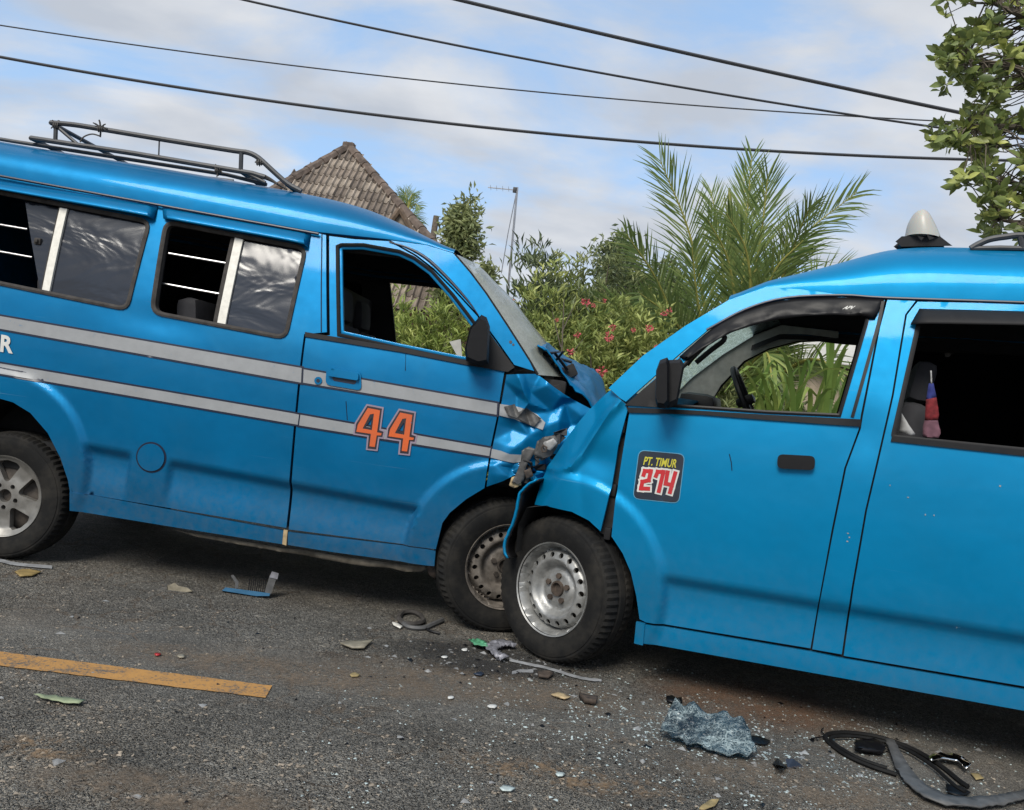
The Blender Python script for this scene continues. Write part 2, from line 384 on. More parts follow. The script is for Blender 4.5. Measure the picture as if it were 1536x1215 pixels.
# ------------------------------------------------------------------ ground, road
def road_material():
    m = NT('worn_asphalt')
    p = m.tc('Object')
    warp = m.n('ShaderNodeVectorMath', operation='MULTIPLY_ADD')
    nz = m.n('ShaderNodeTexNoise'); nz.inputs['Scale'].default_value = 14; nz.inputs['Detail'].default_value = 3; m.l(p, nz.inputs['Vector'])
    m.l(nz.outputs['Color'], warp.inputs[0]); warp.inputs[1].default_value = (.05, .05, .05); m.l(p, warp.inputs[2])
    q = warp.outputs[0]
    big = m.noise(.55, 5, .6, p); mid = m.noise(2.6, 6, .62, p, .4); fine = m.noise(75, 4, .7, q); fine2 = m.noise(240, 3, .7, p)
    st = m.vor(84, 'F1', q); stc = m.vor(84, 'F1', q, 'Color'); edge = m.vor(84, 'DISTANCE_TO_EDGE', q)
    st2 = m.vor(210, 'F1', q); st2c = m.vor(210, 'F1', q, 'Color')
    sy_ = m.n('ShaderNodeSeparateXYZ'); m.l(p, sy_.inputs[0])
    near = m.ramp(m.math('MULTIPLY', m.math('ADD', sy_.outputs[1], m.math('MULTIPLY', mid, .5)), .25), [(.70, 1.0), (.86, 0.0)])
    farr = m.ramp(m.math('MULTIPLY', m.math('ADD', sy_.outputs[1], m.math('MULTIPLY', mid, .5)), .25), [(.93, 0.0), (1.02, .6)])
    rough_mask = m.math('MINIMUM', m.math('ADD', m.math('MAXIMUM', near, farr), m.math('MULTIPLY', m.ramp(m.math('ADD', m.math('MULTIPLY', big, .55), m.math('MULTIPLY', mid, .5)), [(.45, 0.0), (.65, 1.0)]), .35)), 1.0)
    grey = m.ramp(m.noise(3.0, 6, .7, p), [(.25, (.062, .060, .055)), (.55, (.096, .092, .083)), (.8, (.145, .137, .12))])
    sc = m.n('ShaderNodeSeparateXYZ'); m.l(stc, sc.inputs[0])
    stone = m.ramp(sc.outputs[0], [(0.0, (.080, .079, .074)), (.5, (.185, .180, .165)), (.85, (.29, .28, .25)), (1.0, (.44, .39, .32))])
    c = m.mix(m.math('MULTIPLY', rough_mask, .75), grey, stone)
    sc2 = m.n('ShaderNodeSeparateXYZ'); m.l(st2c, sc2.inputs[0])
    c = m.mix(.45, c, m.ramp(sc2.outputs[1], [(0.0, (.035, .034, .032)), (.7, (.15, .143, .128)), (1.0, (.38, .35, .295))]))
    # dust between the stones and dusty patches
    tanm = m.ramp(m.noise(1.1, 6, .65, p), [(.48, 0.0), (.68, 1.0)])
    gap = m.ramp(edge, [(.02, 1.0), (.16, 0.0)])
    gapf = m.math('MULTIPLY', m.math('MULTIPLY', gap, rough_mask), m.math('ADD', m.math('MULTIPLY', tanm, .7), .25))
    c = m.mix(gapf, c, (.36, .32, .26))
    # cracks in a network
    wp2 = m.n('ShaderNodeVectorMath', operation='MULTIPLY_ADD'); nz2 = m.n('ShaderNodeTexNoise'); nz2.inputs['Scale'].default_value = 5; nz2.inputs['Detail'].default_value = 6
    m.l(p, nz2.inputs['Vector']); m.l(nz2.outputs['Color'], wp2.inputs[0]); wp2.inputs[1].default_value = (.35, .35, .35); m.l(p, wp2.inputs[2])
    ck = m.vor(3.4, 'DISTANCE_TO_EDGE', wp2.outputs[0])
    ckm = m.math('MULTIPLY', m.ramp(ck, [(.008, 1.0), (.030, 0.0)]), m.ramp(m.noise(1.7, 4, .6, p), [(.42, 0.0), (.54, 1.0)]))
    c = m.mix(m.math('MULTIPLY', ckm, .75), c, m.mix(m.noise(6, 3, .5, p), (.022, .021, .020), (.26, .20, .145)))
    dust = m.math('MULTIPLY', m.ramp(m.noise(.9, 7, .6, p, .6), [(.53, 0.0), (.72, 1.0)]), .5)
    c = m.mix(m.math('MULTIPLY', dust, m.ramp(fine, [(.3, .3), (.7, 1.0)])), c, (.170, .135, .100))
    tone = m.ramp(m.math('ADD', m.math('MULTIPLY', m.noise(.8, 6, .6, p, .5), .6), m.math('MULTIPLY', m.noise(3.7, 6, .65, p, .8), .4)), [(.34, .62), (.5, 1.0), (.66, 1.32)])
    c = m.mix(1.0, c, tone, 'MULTIPLY')
    m.set(Base_Color=c, Roughness=.88, Specular_IOR_Level=.25)
    hgt = m.math('ADD', m.math('MULTIPLY', m.math('MULTIPLY', m.ramp(edge, [(0.0, 0.0), (.28, 1.0)]), rough_mask), 1.0), m.math('MULTIPLY', fine, .8))
    b1 = m.bump(hgt, 1.0, .018)
    b2 = m.bump(m.math('SUBTRACT', m.math('MULTIPLY', st2, -1.0), m.math('MULTIPLY', ckm, 1.2)), .55, .006, b1)
    return m.m
M['road'] = road_material()
M['verge'] = simple('dry_earth_verge', (.19, .155, .11), .95, var=.4, scale=6, bump=.5, bscale=30)
def line_mat():
    m = NT('worn_orange_paint')
    f = m.noise(9, 7, .7); g = m.noise(90, 4, .7)
    c = m.mix(m.ramp(f, [(.35, 0.0), (.75, 1.0)]), (.40, .205, .055), (.27, .145, .05))
    wear = m.ramp(m.math('ADD', m.math('MULTIPLY', f, .5), m.math('MULTIPLY', g, .6)), [(.56, 0.0), (.66, 1.0)])
    c = m.mix(wear, c, (.085, .078, .068)); m.set(Base_Color=c, Roughness=.8); m.bump(g, .5, .004); return m.m
M['line'] = line_mat()

def sheet(name, x0, x1, y0, y1, z, mat, nx=1, ny=1):
    v = []; f = []
    for j in range(ny + 1):
        for i in range(nx + 1): v.append((x0 + (x1 - x0) * i / nx, y0 + (y1 - y0) * j / ny, z))
    for j in range(ny):
        for i in range(nx): k = j * (nx + 1) + i; f.append((k, k + 1, k + nx + 2, k + nx + 1))
    return mesh_obj(name, v, f, mat, None, False)
tag(sheet('ground', -900, 900, -900, 1500, -.012, 'verge'), kind='structure')
# road: wavy far edge
v = []; f = []; NX = 120
for i in range(NX + 1):
    x = -60 + 120 * i / NX; e = 7.3 + .16 * noise.noise(Vector((x * .9, 3, 0))) - .03 * x
    v += [(x, -5.0, 0), (x, 2.0, 0), (x, e, 0)]
for i in range(NX):
    k = i * 3; f += [(k, k + 3, k + 4, k + 1), (k + 1, k + 4, k + 5, k + 2)]
tag(mesh_obj('road', v, f, 'road', None, False), kind='structure')
# orange line, its end ragged
A, B = ground(0, 979), ground(0, 1000); C_, D_ = ground(408, 1030), ground(398, 1048)
ln = []; dirv = (C_ - A) / np.linalg.norm(C_ - A); dirw = (D_ - B) / np.linalg.norm(D_ - B)
a0, b0 = A - dirv * 4.0, B - dirw * 4.0
top = [a0 + (C_ - a0) * t for t in np.linspace(0, 1, 160)]; bot = [b0 + (D_ - b0) * t for t in np.linspace(0, 1, 160)]
v = []; f = []
for i, (p, q) in enumerate(zip(top, bot)):
    n_ = (q - p) / np.linalg.norm(q - p)
    p = p + n_ * .006 * noise.noise(Vector((i * .7, 0, 0))); q = q + n_ * .008 * noise.noise(Vector((i * .7, 9, 0)))
    v += [(p[0], p[1], .004), (q[0], q[1], .004)]
for i in range(159): f.append((2 * i, 2 * i + 1, 2 * i + 3, 2 * i + 2))
o = mesh_obj('road_line', v, f, 'line', None, False)
tag(o, 'worn orange painted line on the asphalt', 'road marking')

# ------------------------------------------------------------------ van builder
HWZ = [.10, .25, .37, .50, .80, 1.02, 1.20, 1.30, 1.55, 1.80, 2.00]
HWV = [.745, .765, .785, .80, .812, .812, .802, .785, .735, .675, .625]
class Van:
    YC = .82
    def __init__(s, name, org_px, yaw, pitch, u0, label, paint_mat):
        s.a = R(yaw); s.F = np.array([math.cos(s.a), math.sin(s.a), 0]); s.N = np.array([-s.F[1], s.F[0], 0])
        s.b = R(pitch); s.org = ground(*org_px) - s.N * .07; s.u0 = u0; s.paint = paint_mat
        loc = s.org + s.F * u0 + s.N * s.YC
        s.root = tag(empty(name, (loc[0], loc[1], 0), s.a), label, 'minibus', 'crashed minibuses')
        s.feat = lambda u, z: 0.0
    def base(s, z): return gaussmooth(np.asarray(z, float), HWZ, HWV, .06)
    def hw(s, u, z): return s.base(z) + s.feat(np.asarray(u, float), np.asarray(z, float))
    def y_of(s, u, z): return s.YC - s.hw(u, z)
    def plane(s, px, y):
        """pixel -> body (u,z) on the plane y = const"""
        d = ray(*px); t = np.dot(s.org + s.N * y - CAM, s.N) / np.dot(d, s.N); P = CAM + d * t - s.org
        u, z = float(np.dot(P, s.F)), float(P[2])
        return np.array([u * math.cos(s.b) - z * math.sin(s.b), u * math.sin(s.b) + z * math.cos(s.b)])
    def p(s, px, off=0.0):
        if len(px) == 3: return np.array(px[1:], float)          # ('L', u, z)
        y = .03
        for _ in range(7): uz = s.plane(px, y + off); y = s.YC - float(s.base(uz[1]))
        return s.plane(px, y + off)
    def poly(s, pxs): return [s.p(q) for q in pxs]
    def to3(s, u, z, y):
        u, z, y = np.broadcast_arrays(np.asarray(u, float), np.asarray(z, float), np.asarray(y, float))
        return np.stack([u * math.cos(s.b) + z * math.sin(s.b) - s.u0, y - s.YC, -u * math.sin(s.b) + z * math.cos(s.b)], -1)
    def pt(s, px, y): uz = s.plane(px, y); return s.to3(uz[0], uz[1], y)      # local 3D point from pixel at lateral y
    def panel(s, name, polys, holes=(), mat=None, step=.026, off=0.0, gap=.003, rim=.022, deform=None, far=False, parent=None, grid=True, holerim=True, flat=False):
        if not isinstance(polys[0], list): polys = [polys]
        polys = [resample(inset(P, gap) if gap else P, step) for P in polys]
        holes = [resample(H, step) for H in holes]
        pts, T = cdt(polys, holes, step, grid)
        y = s.y_of(pts[:, 0], pts[:, 1]) - off
        u, z = pts[:, 0].copy(), pts[:, 1].copy()
        if deform: u, z, y = deform(u, z, y)
        V = s.to3(u, z, y); Fc = [tuple(t) for t in T]; V = [tuple(q) for q in V]
        if rim:
            for L in polys + (holes if holerim else []):
                L = np.array(L); ly = s.y_of(L[:, 0], L[:, 1]) - off; lu, lz = L[:, 0].copy(), L[:, 1].copy()
                if deform: lu, lz, ly = deform(lu, lz, ly)
                a_ = s.to3(lu, lz, ly); b_ = s.to3(lu, lz, ly + rim); k = len(V); n = len(L)
                V += [tuple(q) for q in a_] + [tuple(q) for q in b_]
                Fc += [(k + i, k + (i + 1) % n, k + n + (i + 1) % n, k + n + i) for i in range(n)]
        V = np.array(V)
        if far: V[:, 1] *= -1; Fc = [q[::-1] for q in Fc]
        return mesh_obj(name, V, Fc, mat or s.paint, parent or s.root, not flat, 40)
    def ring(s, name, loop, wid, h=.006, depth=.02, mat='rubber', far=False, parent=None, off=0.0, outw=.004):
        L0 = resample(loop, .02); rows = []
        for d, yy in ((-outw, 0.0), (-outw, -h), (wid * .35, -h * 1.25), (wid, -h * .6), (wid, depth)):
            L = np.array(inset(L0, d)); rows.append(s.to3(L[:, 0], L[:, 1], s.y_of(np.array(L0)[:, 0], np.array(L0)[:, 1]) + yy - off))
        n = len(L0); V = np.concatenate(rows); Fc = []
        for r_ in range(len(rows) - 1):
            for i in range(n): Fc.append((r_ * n + i, r_ * n + (i + 1) % n, (r_ + 1) * n + (i + 1) % n, (r_ + 1) * n + i))
        if far: V = V * np.array([1, -1, 1]); Fc = [q[::-1] for q in Fc]
        return mesh_obj(name, V, Fc, mat, parent or s.root)
    def strip(s, name, pxs, h_px, thick, mat, off=.0, parent=None):
        """bar lying on the side along a px polyline, h_px high downwards"""
        top = pxs; bot = [(x + h_px * .12, y + h_px) for x, y in pxs][::-1]
        P = s.poly(top + bot); return s.panel(name, P, mat=mat, step=.04, off=off + thick, gap=0, rim=thick + .01, parent=parent)
    def text(s, name, body, quad, mat, off, parent=None, bold=.0, shear=0.0):
        cu = bpy.data.curves.new('txt', 'FONT'); cu.body = body; cu.offset = bold; cu.shear = shear; cu.resolution_u = 3
        ob = bpy.data.objects.new('txt', cu); COL.objects.link(ob)
        dg = bpy.context.evaluated_depsgraph_get(); me = ob.evaluated_get(dg).to_mesh()
        V = np.array([v.co[:] for v in me.vertices]); Fc = [tuple(p_.vertices) for p_ in me.polygons]
        lo, hi = V.min(0), V.max(0); q = (V - lo)[:, :2] / (hi - lo)[:2]
        tl, tr, br, bl = [np.array(k, float) for k in quad]; o3 = []
        for a_, b_ in q:
            px = (bl * (1 - a_) + br * a_) * (1 - b_) + (tl * (1 - a_) + tr * a_) * b_
            uz = s.p(tuple(px)); o3.append(s.to3(uz[0], uz[1], s.y_of(uz[0], uz[1]) - off))
        bpy.data.objects.remove(ob)
        return mesh_obj(name, o3, Fc, mat, parent or s.root, False)
    # ---- roof and windscreen lofts
    def roof(s, E_px, C_px, u_lo, u_hi, n=70, silh_y=.45, name='roof'):
        E = np.array([s.p(q) for q in E_px]); Cc = np.array([q[1:] if len(q) == 3 else s.plane(q, silh_y) for q in C_px])
        E = E[E[:, 0].argsort()]; Cc = Cc[Cc[:, 0].argsort()]
        us = np.linspace(u_lo, u_hi, n); ks = np.exp(-.5 * (np.arange(-3, 4) / 1.5) ** 2); ks /= ks.sum()
        zE = np.interp(us, E[:, 0], E[:, 1]); zC = np.interp(us, Cc[:, 0], Cc[:, 1])
        zC = np.convolve(np.pad(zC, 3, mode='edge'), ks, 'valid'); zC = np.maximum(zC, zE + .006)
        V = []; K = 36; nexp = 2.7
        for u, ze, zc in zip(us, zE, zC):
            sE = float(s.base(ze)); rr = max(0.0, 1 - (max(0, sE - .36) / sE + 0) ** nexp)
            x36 = min(.36 / sE, .98); zc2 = ze + (zc - ze) / (1 - x36 ** nexp) ** (1 / nexp)
            for k in range(K + 1):
                t = math.pi * k / K; c_ = math.cos(t); x = math.copysign(abs(c_) ** (2 / nexp), c_); hgt = math.sin(t) ** (2 / nexp)
                V.append(s.to3(u, ze + (zc2 - ze) * hgt, s.YC - sE * x))
        K2 = K + 4; W = []                       # flange rows close the joint with the sides
        for i in range(n):
            row = V[i * (K + 1):(i + 1) * (K + 1)]; d = lambda p_, a_, b_: np.array([p_[0], p_[1] + a_, p_[2] - b_])
            W += [d(row[0], .055, .05), d(row[0], .02, .0)] + row + [d(row[-1], -.02, .0), d(row[-1], -.055, .05)]
        Fc = [(i * (K2 + 1) + k, (i + 1) * (K2 + 1) + k, (i + 1) * (K2 + 1) + k + 1, i * (K2 + 1) + k + 1) for i in range(n - 1) for k in range(K2)]
        I_ = np.array(W); I_[:, 2] -= .028; I_[:, 1] *= .97      # lining under the roof skin
        mesh_obj('headliner', I_, Fc, 'headliner', s.root, True, 50)
        return mesh_obj(name, W, Fc, s.paint, s.root, True, 50)
    def screen(s, E_px, bow, name, mat, n=24, K=26, jitter=0.0):
        """windscreen from the near pillar edge (px), bowed forward by bow*sign along u"""
        E = np.array([s.p(q) for q in E_px]); t = np.linspace(0, 1, len(E)); tt = np.linspace(0, 1, n)
        U = np.interp(tt, t, E[:, 0]); Z = np.interp(tt, t, E[:, 1]); V = []
        for i, (u, z) in enumerate(zip(U, Z)):
            sE = float(s.base(z)) - .012; 
            for k in range(K + 1):
                x = -1 + 2 * k / K; bw = bow * (1 - abs(x) ** 2.4) * (.55 + .45 * tt[i])
                j = jitter * noise.noise(Vector((x * 3, tt[i] * 4, 1)))
                V.append(s.to3(u + bw, z + abs(bw) * .12 + j, s.YC + sE * x))
        Fc = [(i * (K + 1) + k, i * (K + 1) + k + 1, (i + 1) * (K + 1) + k + 1, (i + 1) * (K + 1) + k) for i in range(n - 1) for k in range(K)]
        return mesh_obj(name, V, Fc, mat, s.root)
    def box(s, name, u, z, y, d, mat, ang=0.0, bevel=.02, parent=None):
        mb = MB(); mb.box(Vector(s.to3(u, z, y)), d, Matrix.Rotation(ang, 3, 'Y'), bevel); return mb.build(name, mat, parent or s.root)
    def tube(s, name, pts, r, mat, n=8, parent=None):
        mb = MB(); mb.tube(pts, r, n); return mb.build(name, mat, parent or s.root)
    def wheel(s, hub_px, rad, wid, steer, kind, y_face=.07, far=False, lift=0.0, uz=None):
        """wheel > hub mesh with children tyre, rim"""
        if uz is None: uz = s.plane(hub_px, y_face); c = s.to3(uz[0], uz[1], 0)
        else: c = s.to3(uz[0], uz[1], 0)
        c = Vector((c[0], 0, rad * .985))
        sgn = -1 if far else 1
        yc_ = sgn * (-s.YC + y_face + wid / 2)
        Mx = Matrix.Translation(Vector((c.x, yc_, c.z))) @ Matrix.Rotation(steer, 4, 'Z') @ (Matrix.Rotation(math.pi, 4, 'Z') if far else Matrix.Identity(4))
        # local wheel frame: outer face towards -Y
        rr = rad * .615
        def put(name, mb, mat, par, sh=35):
            o = mb.build(name, mat, par, True, sh); return o
        hub = MB(); seg = 28
        def lathe(prof, n, mod=None):
            V = []; Fc = []
            for i in range(n):
                t = 2 * math.pi * i / n
                for j, (r_, y_) in enumerate(prof):
                    q = r_ + (mod(i, j) if mod else 0); V.append((q * math.cos(t), y_, q * math.sin(t)))
            m_ = len(prof)
            for i in range(n):
                for j in range(m_ - 1): a_ = i * m_ + j; b_ = ((i + 1) % n) * m_ + j; Fc.append((a_, a_ + 1, b_ + 1, b_))
            return V, Fc
        w2 = wid / 2
        hub.add(*lathe([(.0, -w2 * .35), (.16 * rad, -w2 * .35), (.5 * rad, -w2 * .15), (.56 * rad, 0), (.56 * rad, w2 * .6), (0, w2 * .6)], seg))
        ho = put('wheel', hub, 'hub', s.root); ho.matrix_local = Mx
        ty = MB(); nt_ = 132
        prof = [(rr * .97, w2 * .7), (rr * .97, -w2 * .72), (rr * 1.02, -w2 * .93), (rr * 1.1, -w2 * 1.0), (rad * .80, -w2 * 1.09), (rad * .86, -w2 * 1.08), (rad * .895, -w2 * 1.05), (rad * .90, -w2 * 1.015),
                (rad * .93, -w2 * 1.0), (rad * .968, -w2 * .93), (rad * .988, -w2 * .80), (rad, -w2 * .55), (rad, -w2 * .30), (rad * .975, -w2 * .27), (rad * .975, -w2 * .2), (rad, -w2 * .17), (rad * 1.003, 0),
                (rad, w2 * .17), (rad * .975, w2 * .2), (rad * .975, w2 * .27), (rad, w2 * .30), (rad, w2 * .55), (rad * .988, w2 * .8), (rad * .96, w2 * .93), (rad * .80, w2 * 1.05), (rr, w2 * .8)]
        def mod(i, j):
            if 9 <= j <= 12 or 19 <= j <= 21: return -.007 * (1 if i % 2 == 0 else 0)
            return 0
        ty.add(*lathe(prof, nt_, mod)); put('tyre', ty, 'tyre', ho, 28)
        # rim face by 2-D triangulation with real holes
        circ = lambda cx_, cy_, r_, n=20: [np.array([cx_ + r_ * math.cos(2 * math.pi * i / n), cy_ + r_ * math.sin(2 * math.pi * i / n)]) for i in range(n)]
        holes = []
        if kind in ('steel', 'steel_old'):
            for i in range(18):
                t = 2 * math.pi * (i + .3) / 18; holes.append(circ(.755 * rr * math.cos(t), .755 * rr * math.sin(t), .060 * rr, 12))
            for i in range(5):
                t = 2 * math.pi * i / 5 + .31; holes.append(circ(.285 * rr * math.cos(t), .285 * rr * math.sin(t), .05 * rr, 10))
            holes.append(circ(0, 0, .155 * rr, 18))
            dp = [(0, .30), (.2, .28), (.36, .28), (.42, .34), (.50, .33), (.56, .20), (.62, .13), (.66, .11), (.84, .20), (.865, .36), (.90, .40), (.93, .18), (.965, .06), (1.0, .05)]
            step = .055 * rr
        else:
            for i in range(5):
                t0 = 2 * math.pi * i / 5 + .32; hp = []
                for dt, r_ in ((-.17, .40), (-.37, .82), (-.25, .90), (0, .92), (.25, .90), (.37, .82), (.17, .40), (0, .36)): hp.append(np.array([rr * r_ * math.cos(t0 + dt), rr * r_ * math.sin(t0 + dt)]))
                holes.append(round_poly(hp, .03 * rr)); 
                t = t0 + math.pi / 5; holes.append(circ(.30 * rr * math.cos(t), .30 * rr * math.sin(t), .062 * rr, 10))
            holes.append(circ(0, 0, .17 * rr, 18))
            dp = [(0, .16), (.35, .14), (.6, .18), (.85, .16), (.9, .10), (1, .04)]; step = .06 * rr
        pts, T = cdt([circ(0, 0, rr * 1.0, 60)], holes, step)
        r_ = np.hypot(pts[:, 0], pts[:, 1]) / rr; dep = np.interp(r_, [a_ for a_, _ in dp], [b_ for _, b_ in dp]) * wid * .9
        V = np.stack([pts[:, 0], -w2 * .98 + dep, pts[:, 1]], 1); mb = MB(); mb.add(V, [tuple(q) for q in T])
        for H in holes:      # depth of the pressed holes
            H = np.array(H); rh = np.hypot(H[:, 0], H[:, 1]) / rr; dh = np.interp(rh, [a_ for a_, _ in dp], [b_ for _, b_ in dp]) * wid * .9; n = len(H)
            a_ = np.stack([H[:, 0], -w2 * .98 + dh, H[:, 1]], 1); b_ = a_ + np.array([0, .012 if kind != 'alloy' else .035, 0])
            mb.add(np.concatenate([a_, b_]), [(i, (i + 1) % n, n + (i + 1) % n, n + i) for i in range(n)])
        mb.add(*lathe([(rr * 1.0, -w2 * .96), (rr * 1.03, -w2 * 1.0), (rr * 1.035, -w2 * .94), (rr * .99, -w2 * .8)], 60))
        rim = put('rim', mb, {'steel': 'wheel', 'steel_old': 'wheel_old', 'alloy': 'alloy'}[kind], ho, 40)
        if kind != 'alloy':
            nb = MB(); nb.add(*lathe([(.0, -w2 * .40), (.11 * rr, -w2 * .42), (.13 * rr, -w2 * .58), (.17 * rr, -w2 * .58), (.19 * rr, -w2 * .2)], 16))
            for i in range(5):
                t = 2 * math.pi * i / 5 + .31; cx_, cz_ = .285 * rr * math.cos(t), .285 * rr * math.sin(t)
                nb.add([(cx_ + .066 * rr * math.cos(q), y_, cz_ + .066 * rr * math.sin(q)) for y_ in (-w2 * .60, -w2 * .2) for q in [2 * math.pi * j / 6 for j in range(6)]],
                       [tuple(range(6))[::-1]] + [(j, (j + 1) % 6, 6 + (j + 1) % 6, 6 + j) for j in range(6)])
            put('hub_and_nuts', nb, 'hub' if kind == 'steel_old' else 'rust', ho, 30)
        return ho
    def well(s, arch_loc, y0=.025, y1=.42, name='wheel_well'):
        """dark inner wheel arch following the arch outline"""
        L = resample(arch_loc, .04, False); L = np.array(L); c = L.mean(0); L = c + (L - c) * 1.05
        n = len(L); rows = [s.to3(L[:, 0], L[:, 1], np.full(n, y)) for y in (y0, (y0 + y1) / 2, y1)]
        V = np.concatenate(rows); Fc = [(r_ * n + i, r_ * n + i + 1, (r_ + 1) * n + i + 1, (r_ + 1) * n + i) for r_ in range(2) for i in range(n - 1)]
        Fc.append(tuple(2 * n + i for i in range(n)))
        return mesh_obj(name, V, Fc, 'dark', s.root)
def sst(x): x = np.clip(x, 0, 1); return x * x * (3 - 2 * x)
def visor(van, name, top, bot, o0, o1, mat, lift=.0, n=24, wave=0.0):
    """curved rain guard: from the top px line to the bottom px line standing off the body"""
    T_ = [np.array(q) for q in smooth_path(top, 6)]; B_ = [np.array(q) for q in smooth_path(bot, 6)]
    def rs(P, n):
        d = np.concatenate([[0], np.cumsum([np.linalg.norm(P[i + 1] - P[i]) for i in range(len(P) - 1)])]); A_ = np.array(P)
        t = np.linspace(0, d[-1], n); return np.stack([np.interp(t, d, A_[:, 0]), np.interp(t, d, A_[:, 1])], 1)
    T_, B_ = rs(T_, n), rs(B_, n); V = []; K = 6
    for i in range(n):
        e = min(1, min(i, n - 1 - i) / 1.2)
        for k in range(K + 1):
            t = k / K; px = T_[i] * (1 - t) + B_[i] * t; uz = van.p(tuple(px))
            off = o0 + (o1 - o0) * math.sin(t * math.pi / 2) * (.25 + .75 * e) + wave * noise.noise(Vector((i * .35, t * 2.5, 0))) * t
            V.append(van.to3(uz[0], uz[1], float(van.y_of(uz[0], uz[1])) - off))
    Fc = [(i * (K + 1) + k, i * (K + 1) + k + 1, (i + 1) * (K + 1) + k + 1, (i + 1) * (K + 1) + k) for i in range(n - 1) for k in range(K)]
    o = mesh_obj(name, V, Fc, mat, van.root); md = o.modifiers.new('t', 'SOLIDIFY'); md.thickness = .004; return o
def seat(van, u, y, z, ang, sgn=1):
    b = MB(); c = Vector(van.to3(u, z + .30, y)); b.box(c, (.13, .46, .60), Matrix.Rotation(ang, 3, 'Y'), .05)
    hd = c + Matrix.Rotation(ang, 3, 'Y') @ Vector((0, 0, .40)); b.box(hd, (.09, .26, .18), Matrix.Rotation(ang, 3, 'Y'), .04)
    b.box(Vector(van.to3(u + sgn * .25, z, y)), (.48, .48, .14), None, .05); return b.build('seat', 'seat', van.root)

# =================================================================== LEFT VAN (front to the right)
L = Van('minibus', (745, 952), -2.5, 2.2, -1.25, 'older blue minibus with silver stripes and the number 44, roof rack on top', 'paint_l')
Lcf, Lcr = L.p((752, 838)), L.p((0, 692)); Lrf = float(np.linalg.norm(L.p((676, 709)) - Lcf)); Lrr = float(np.linalg.norm(L.p((74, 577)) - Lcr))
Lz0, Lz1 = L.p((256, 688)), L.p((600, 752)); Lf0, Lf1 = L.p((193, 690))[0], L.p((256, 690))[0]
def Lfeat(u, z):
    f1 = sst((Lrf - np.hypot(u - Lcf[0], z - Lcf[1])) / .03); f2 = sst((Lrr - np.hypot(u - Lcr[0], z - Lcr[1])) / .028); fl = np.maximum(f1, f2)
    zc = Lz0[1] + (u - Lz0[0]) * (Lz1[1] - Lz0[1]) / (Lz1[0] - Lz0[0]); t = zc - z
    rec = .030 * sst(t / .05) * (1 - sst((t - .06) / .22))
    box = sst((u - Lf0 + .012) / .028) * sst((Lf1 + .012 - u) / .028); rec = rec * (1 - box)
    dent = .010 * np.exp(-((u - (-1.9)) / .22) ** 2 - ((z - 1.22) / .07) ** 2)
    return .017 * fl - rec * (1 - fl) - dent
L.feat = Lfeat
arch_r = [(107, 738), (104, 720), (93, 687), (74, 650), (48, 620), (22, 604), (0, 598), (-25, 600), (-50, 612), (-74, 636), (-92, 668), (-101, 697)]
arch_f = [(655, 824), (657, 816), (665, 784), (676, 769), (700, 749), (728, 732), (755, 723)]
W1 = round_poly(L.poly([(-118, 264), (227, 331), (192, 466), (-150, 396)]), .055)
W2 = round_poly(L.poly([(248, 331), (461, 371), (430, 509), (226, 470)]), .055)
WD = L.poly([(505, 369), (512, 366), (545, 366), (600, 376), (622, 386), (648, 405), (680, 441), (712, 483), (738, 520), (752, 551), (690, 542), (597, 523), (507, 503)])
side = L.poly([(-215, 223), (0, 262), (477, 349), (490, 352), (491, 499), (457, 502), (430, 793)] + arch_r + [(-215, 674)])
door = L.poly([(493, 353), (532, 358), (584, 361), (624, 384), (650, 404), (680, 434), (716, 473), (745, 512), (771, 549), (757, 559), (747, 622), (736, 674), (728, 731)] + arch_f[::-1][1:] + [(432, 795), (458, 504), (494, 502)])
rock_r = L.poly([(107, 736), (429, 796), (430, 818), (259, 791), (107, 766)])
rock_f = L.poly([(431, 797), (641, 822), (655, 825), (653, 849), (640, 848), (500, 829), (431, 818)])
for far in (False, True):
    sp = L.panel('side_panel', side, [W1, W2], far=far, step=.03 if far else .017)
    dr = L.panel('front_door', door, [WD], far=far, step=.03 if far else .017)
    L.panel('rocker_panel', rock_r, off=.004, far=far); L.panel('rocker_panel', rock_f, off=.002, far=far)
    L.panel('rear_rocker', L.poly([(-101, 697), (-215, 676), (-215, 704), (-103, 726)]), far=far)
    for Wn in (W1, W2): L.ring('window_seal', Wn, .017, .008, .03, 'rubber_old', far=far)
    L.ring('door_window_seal', WD, .012, .005, .03, 'rubber', far=far, parent=dr)
    L.panel('pillar', L.poly([(584, 360), (624, 383), (650, 403), (680, 433), (716, 472), (745, 511), (771, 548), (803, 558), (795, 542), (762, 490), (729, 440), (705, 408), (680, 379), (640, 367)]), off=.004, far=far)
    if not far: Lside, Ldoor = sp, dr
    lin_px = L.poly([(-213, 226), (477, 352), (584, 364), (640, 372), (676, 384), (729, 446), (795, 549), (756, 562), (745, 625), (727, 728), (700, 745), (665, 780), (655, 818), (432, 793), (109, 735)] + arch_r[1:-1] + [(-101, 695), (-213, 672)])
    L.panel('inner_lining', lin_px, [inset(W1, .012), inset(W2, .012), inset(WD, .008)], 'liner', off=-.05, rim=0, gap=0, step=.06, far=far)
# inner step of the door frame
L.ring('frame_step', inset(WD, .016), .010, .004, .02, 'paint_l', off=-.012, parent=Ldoor)
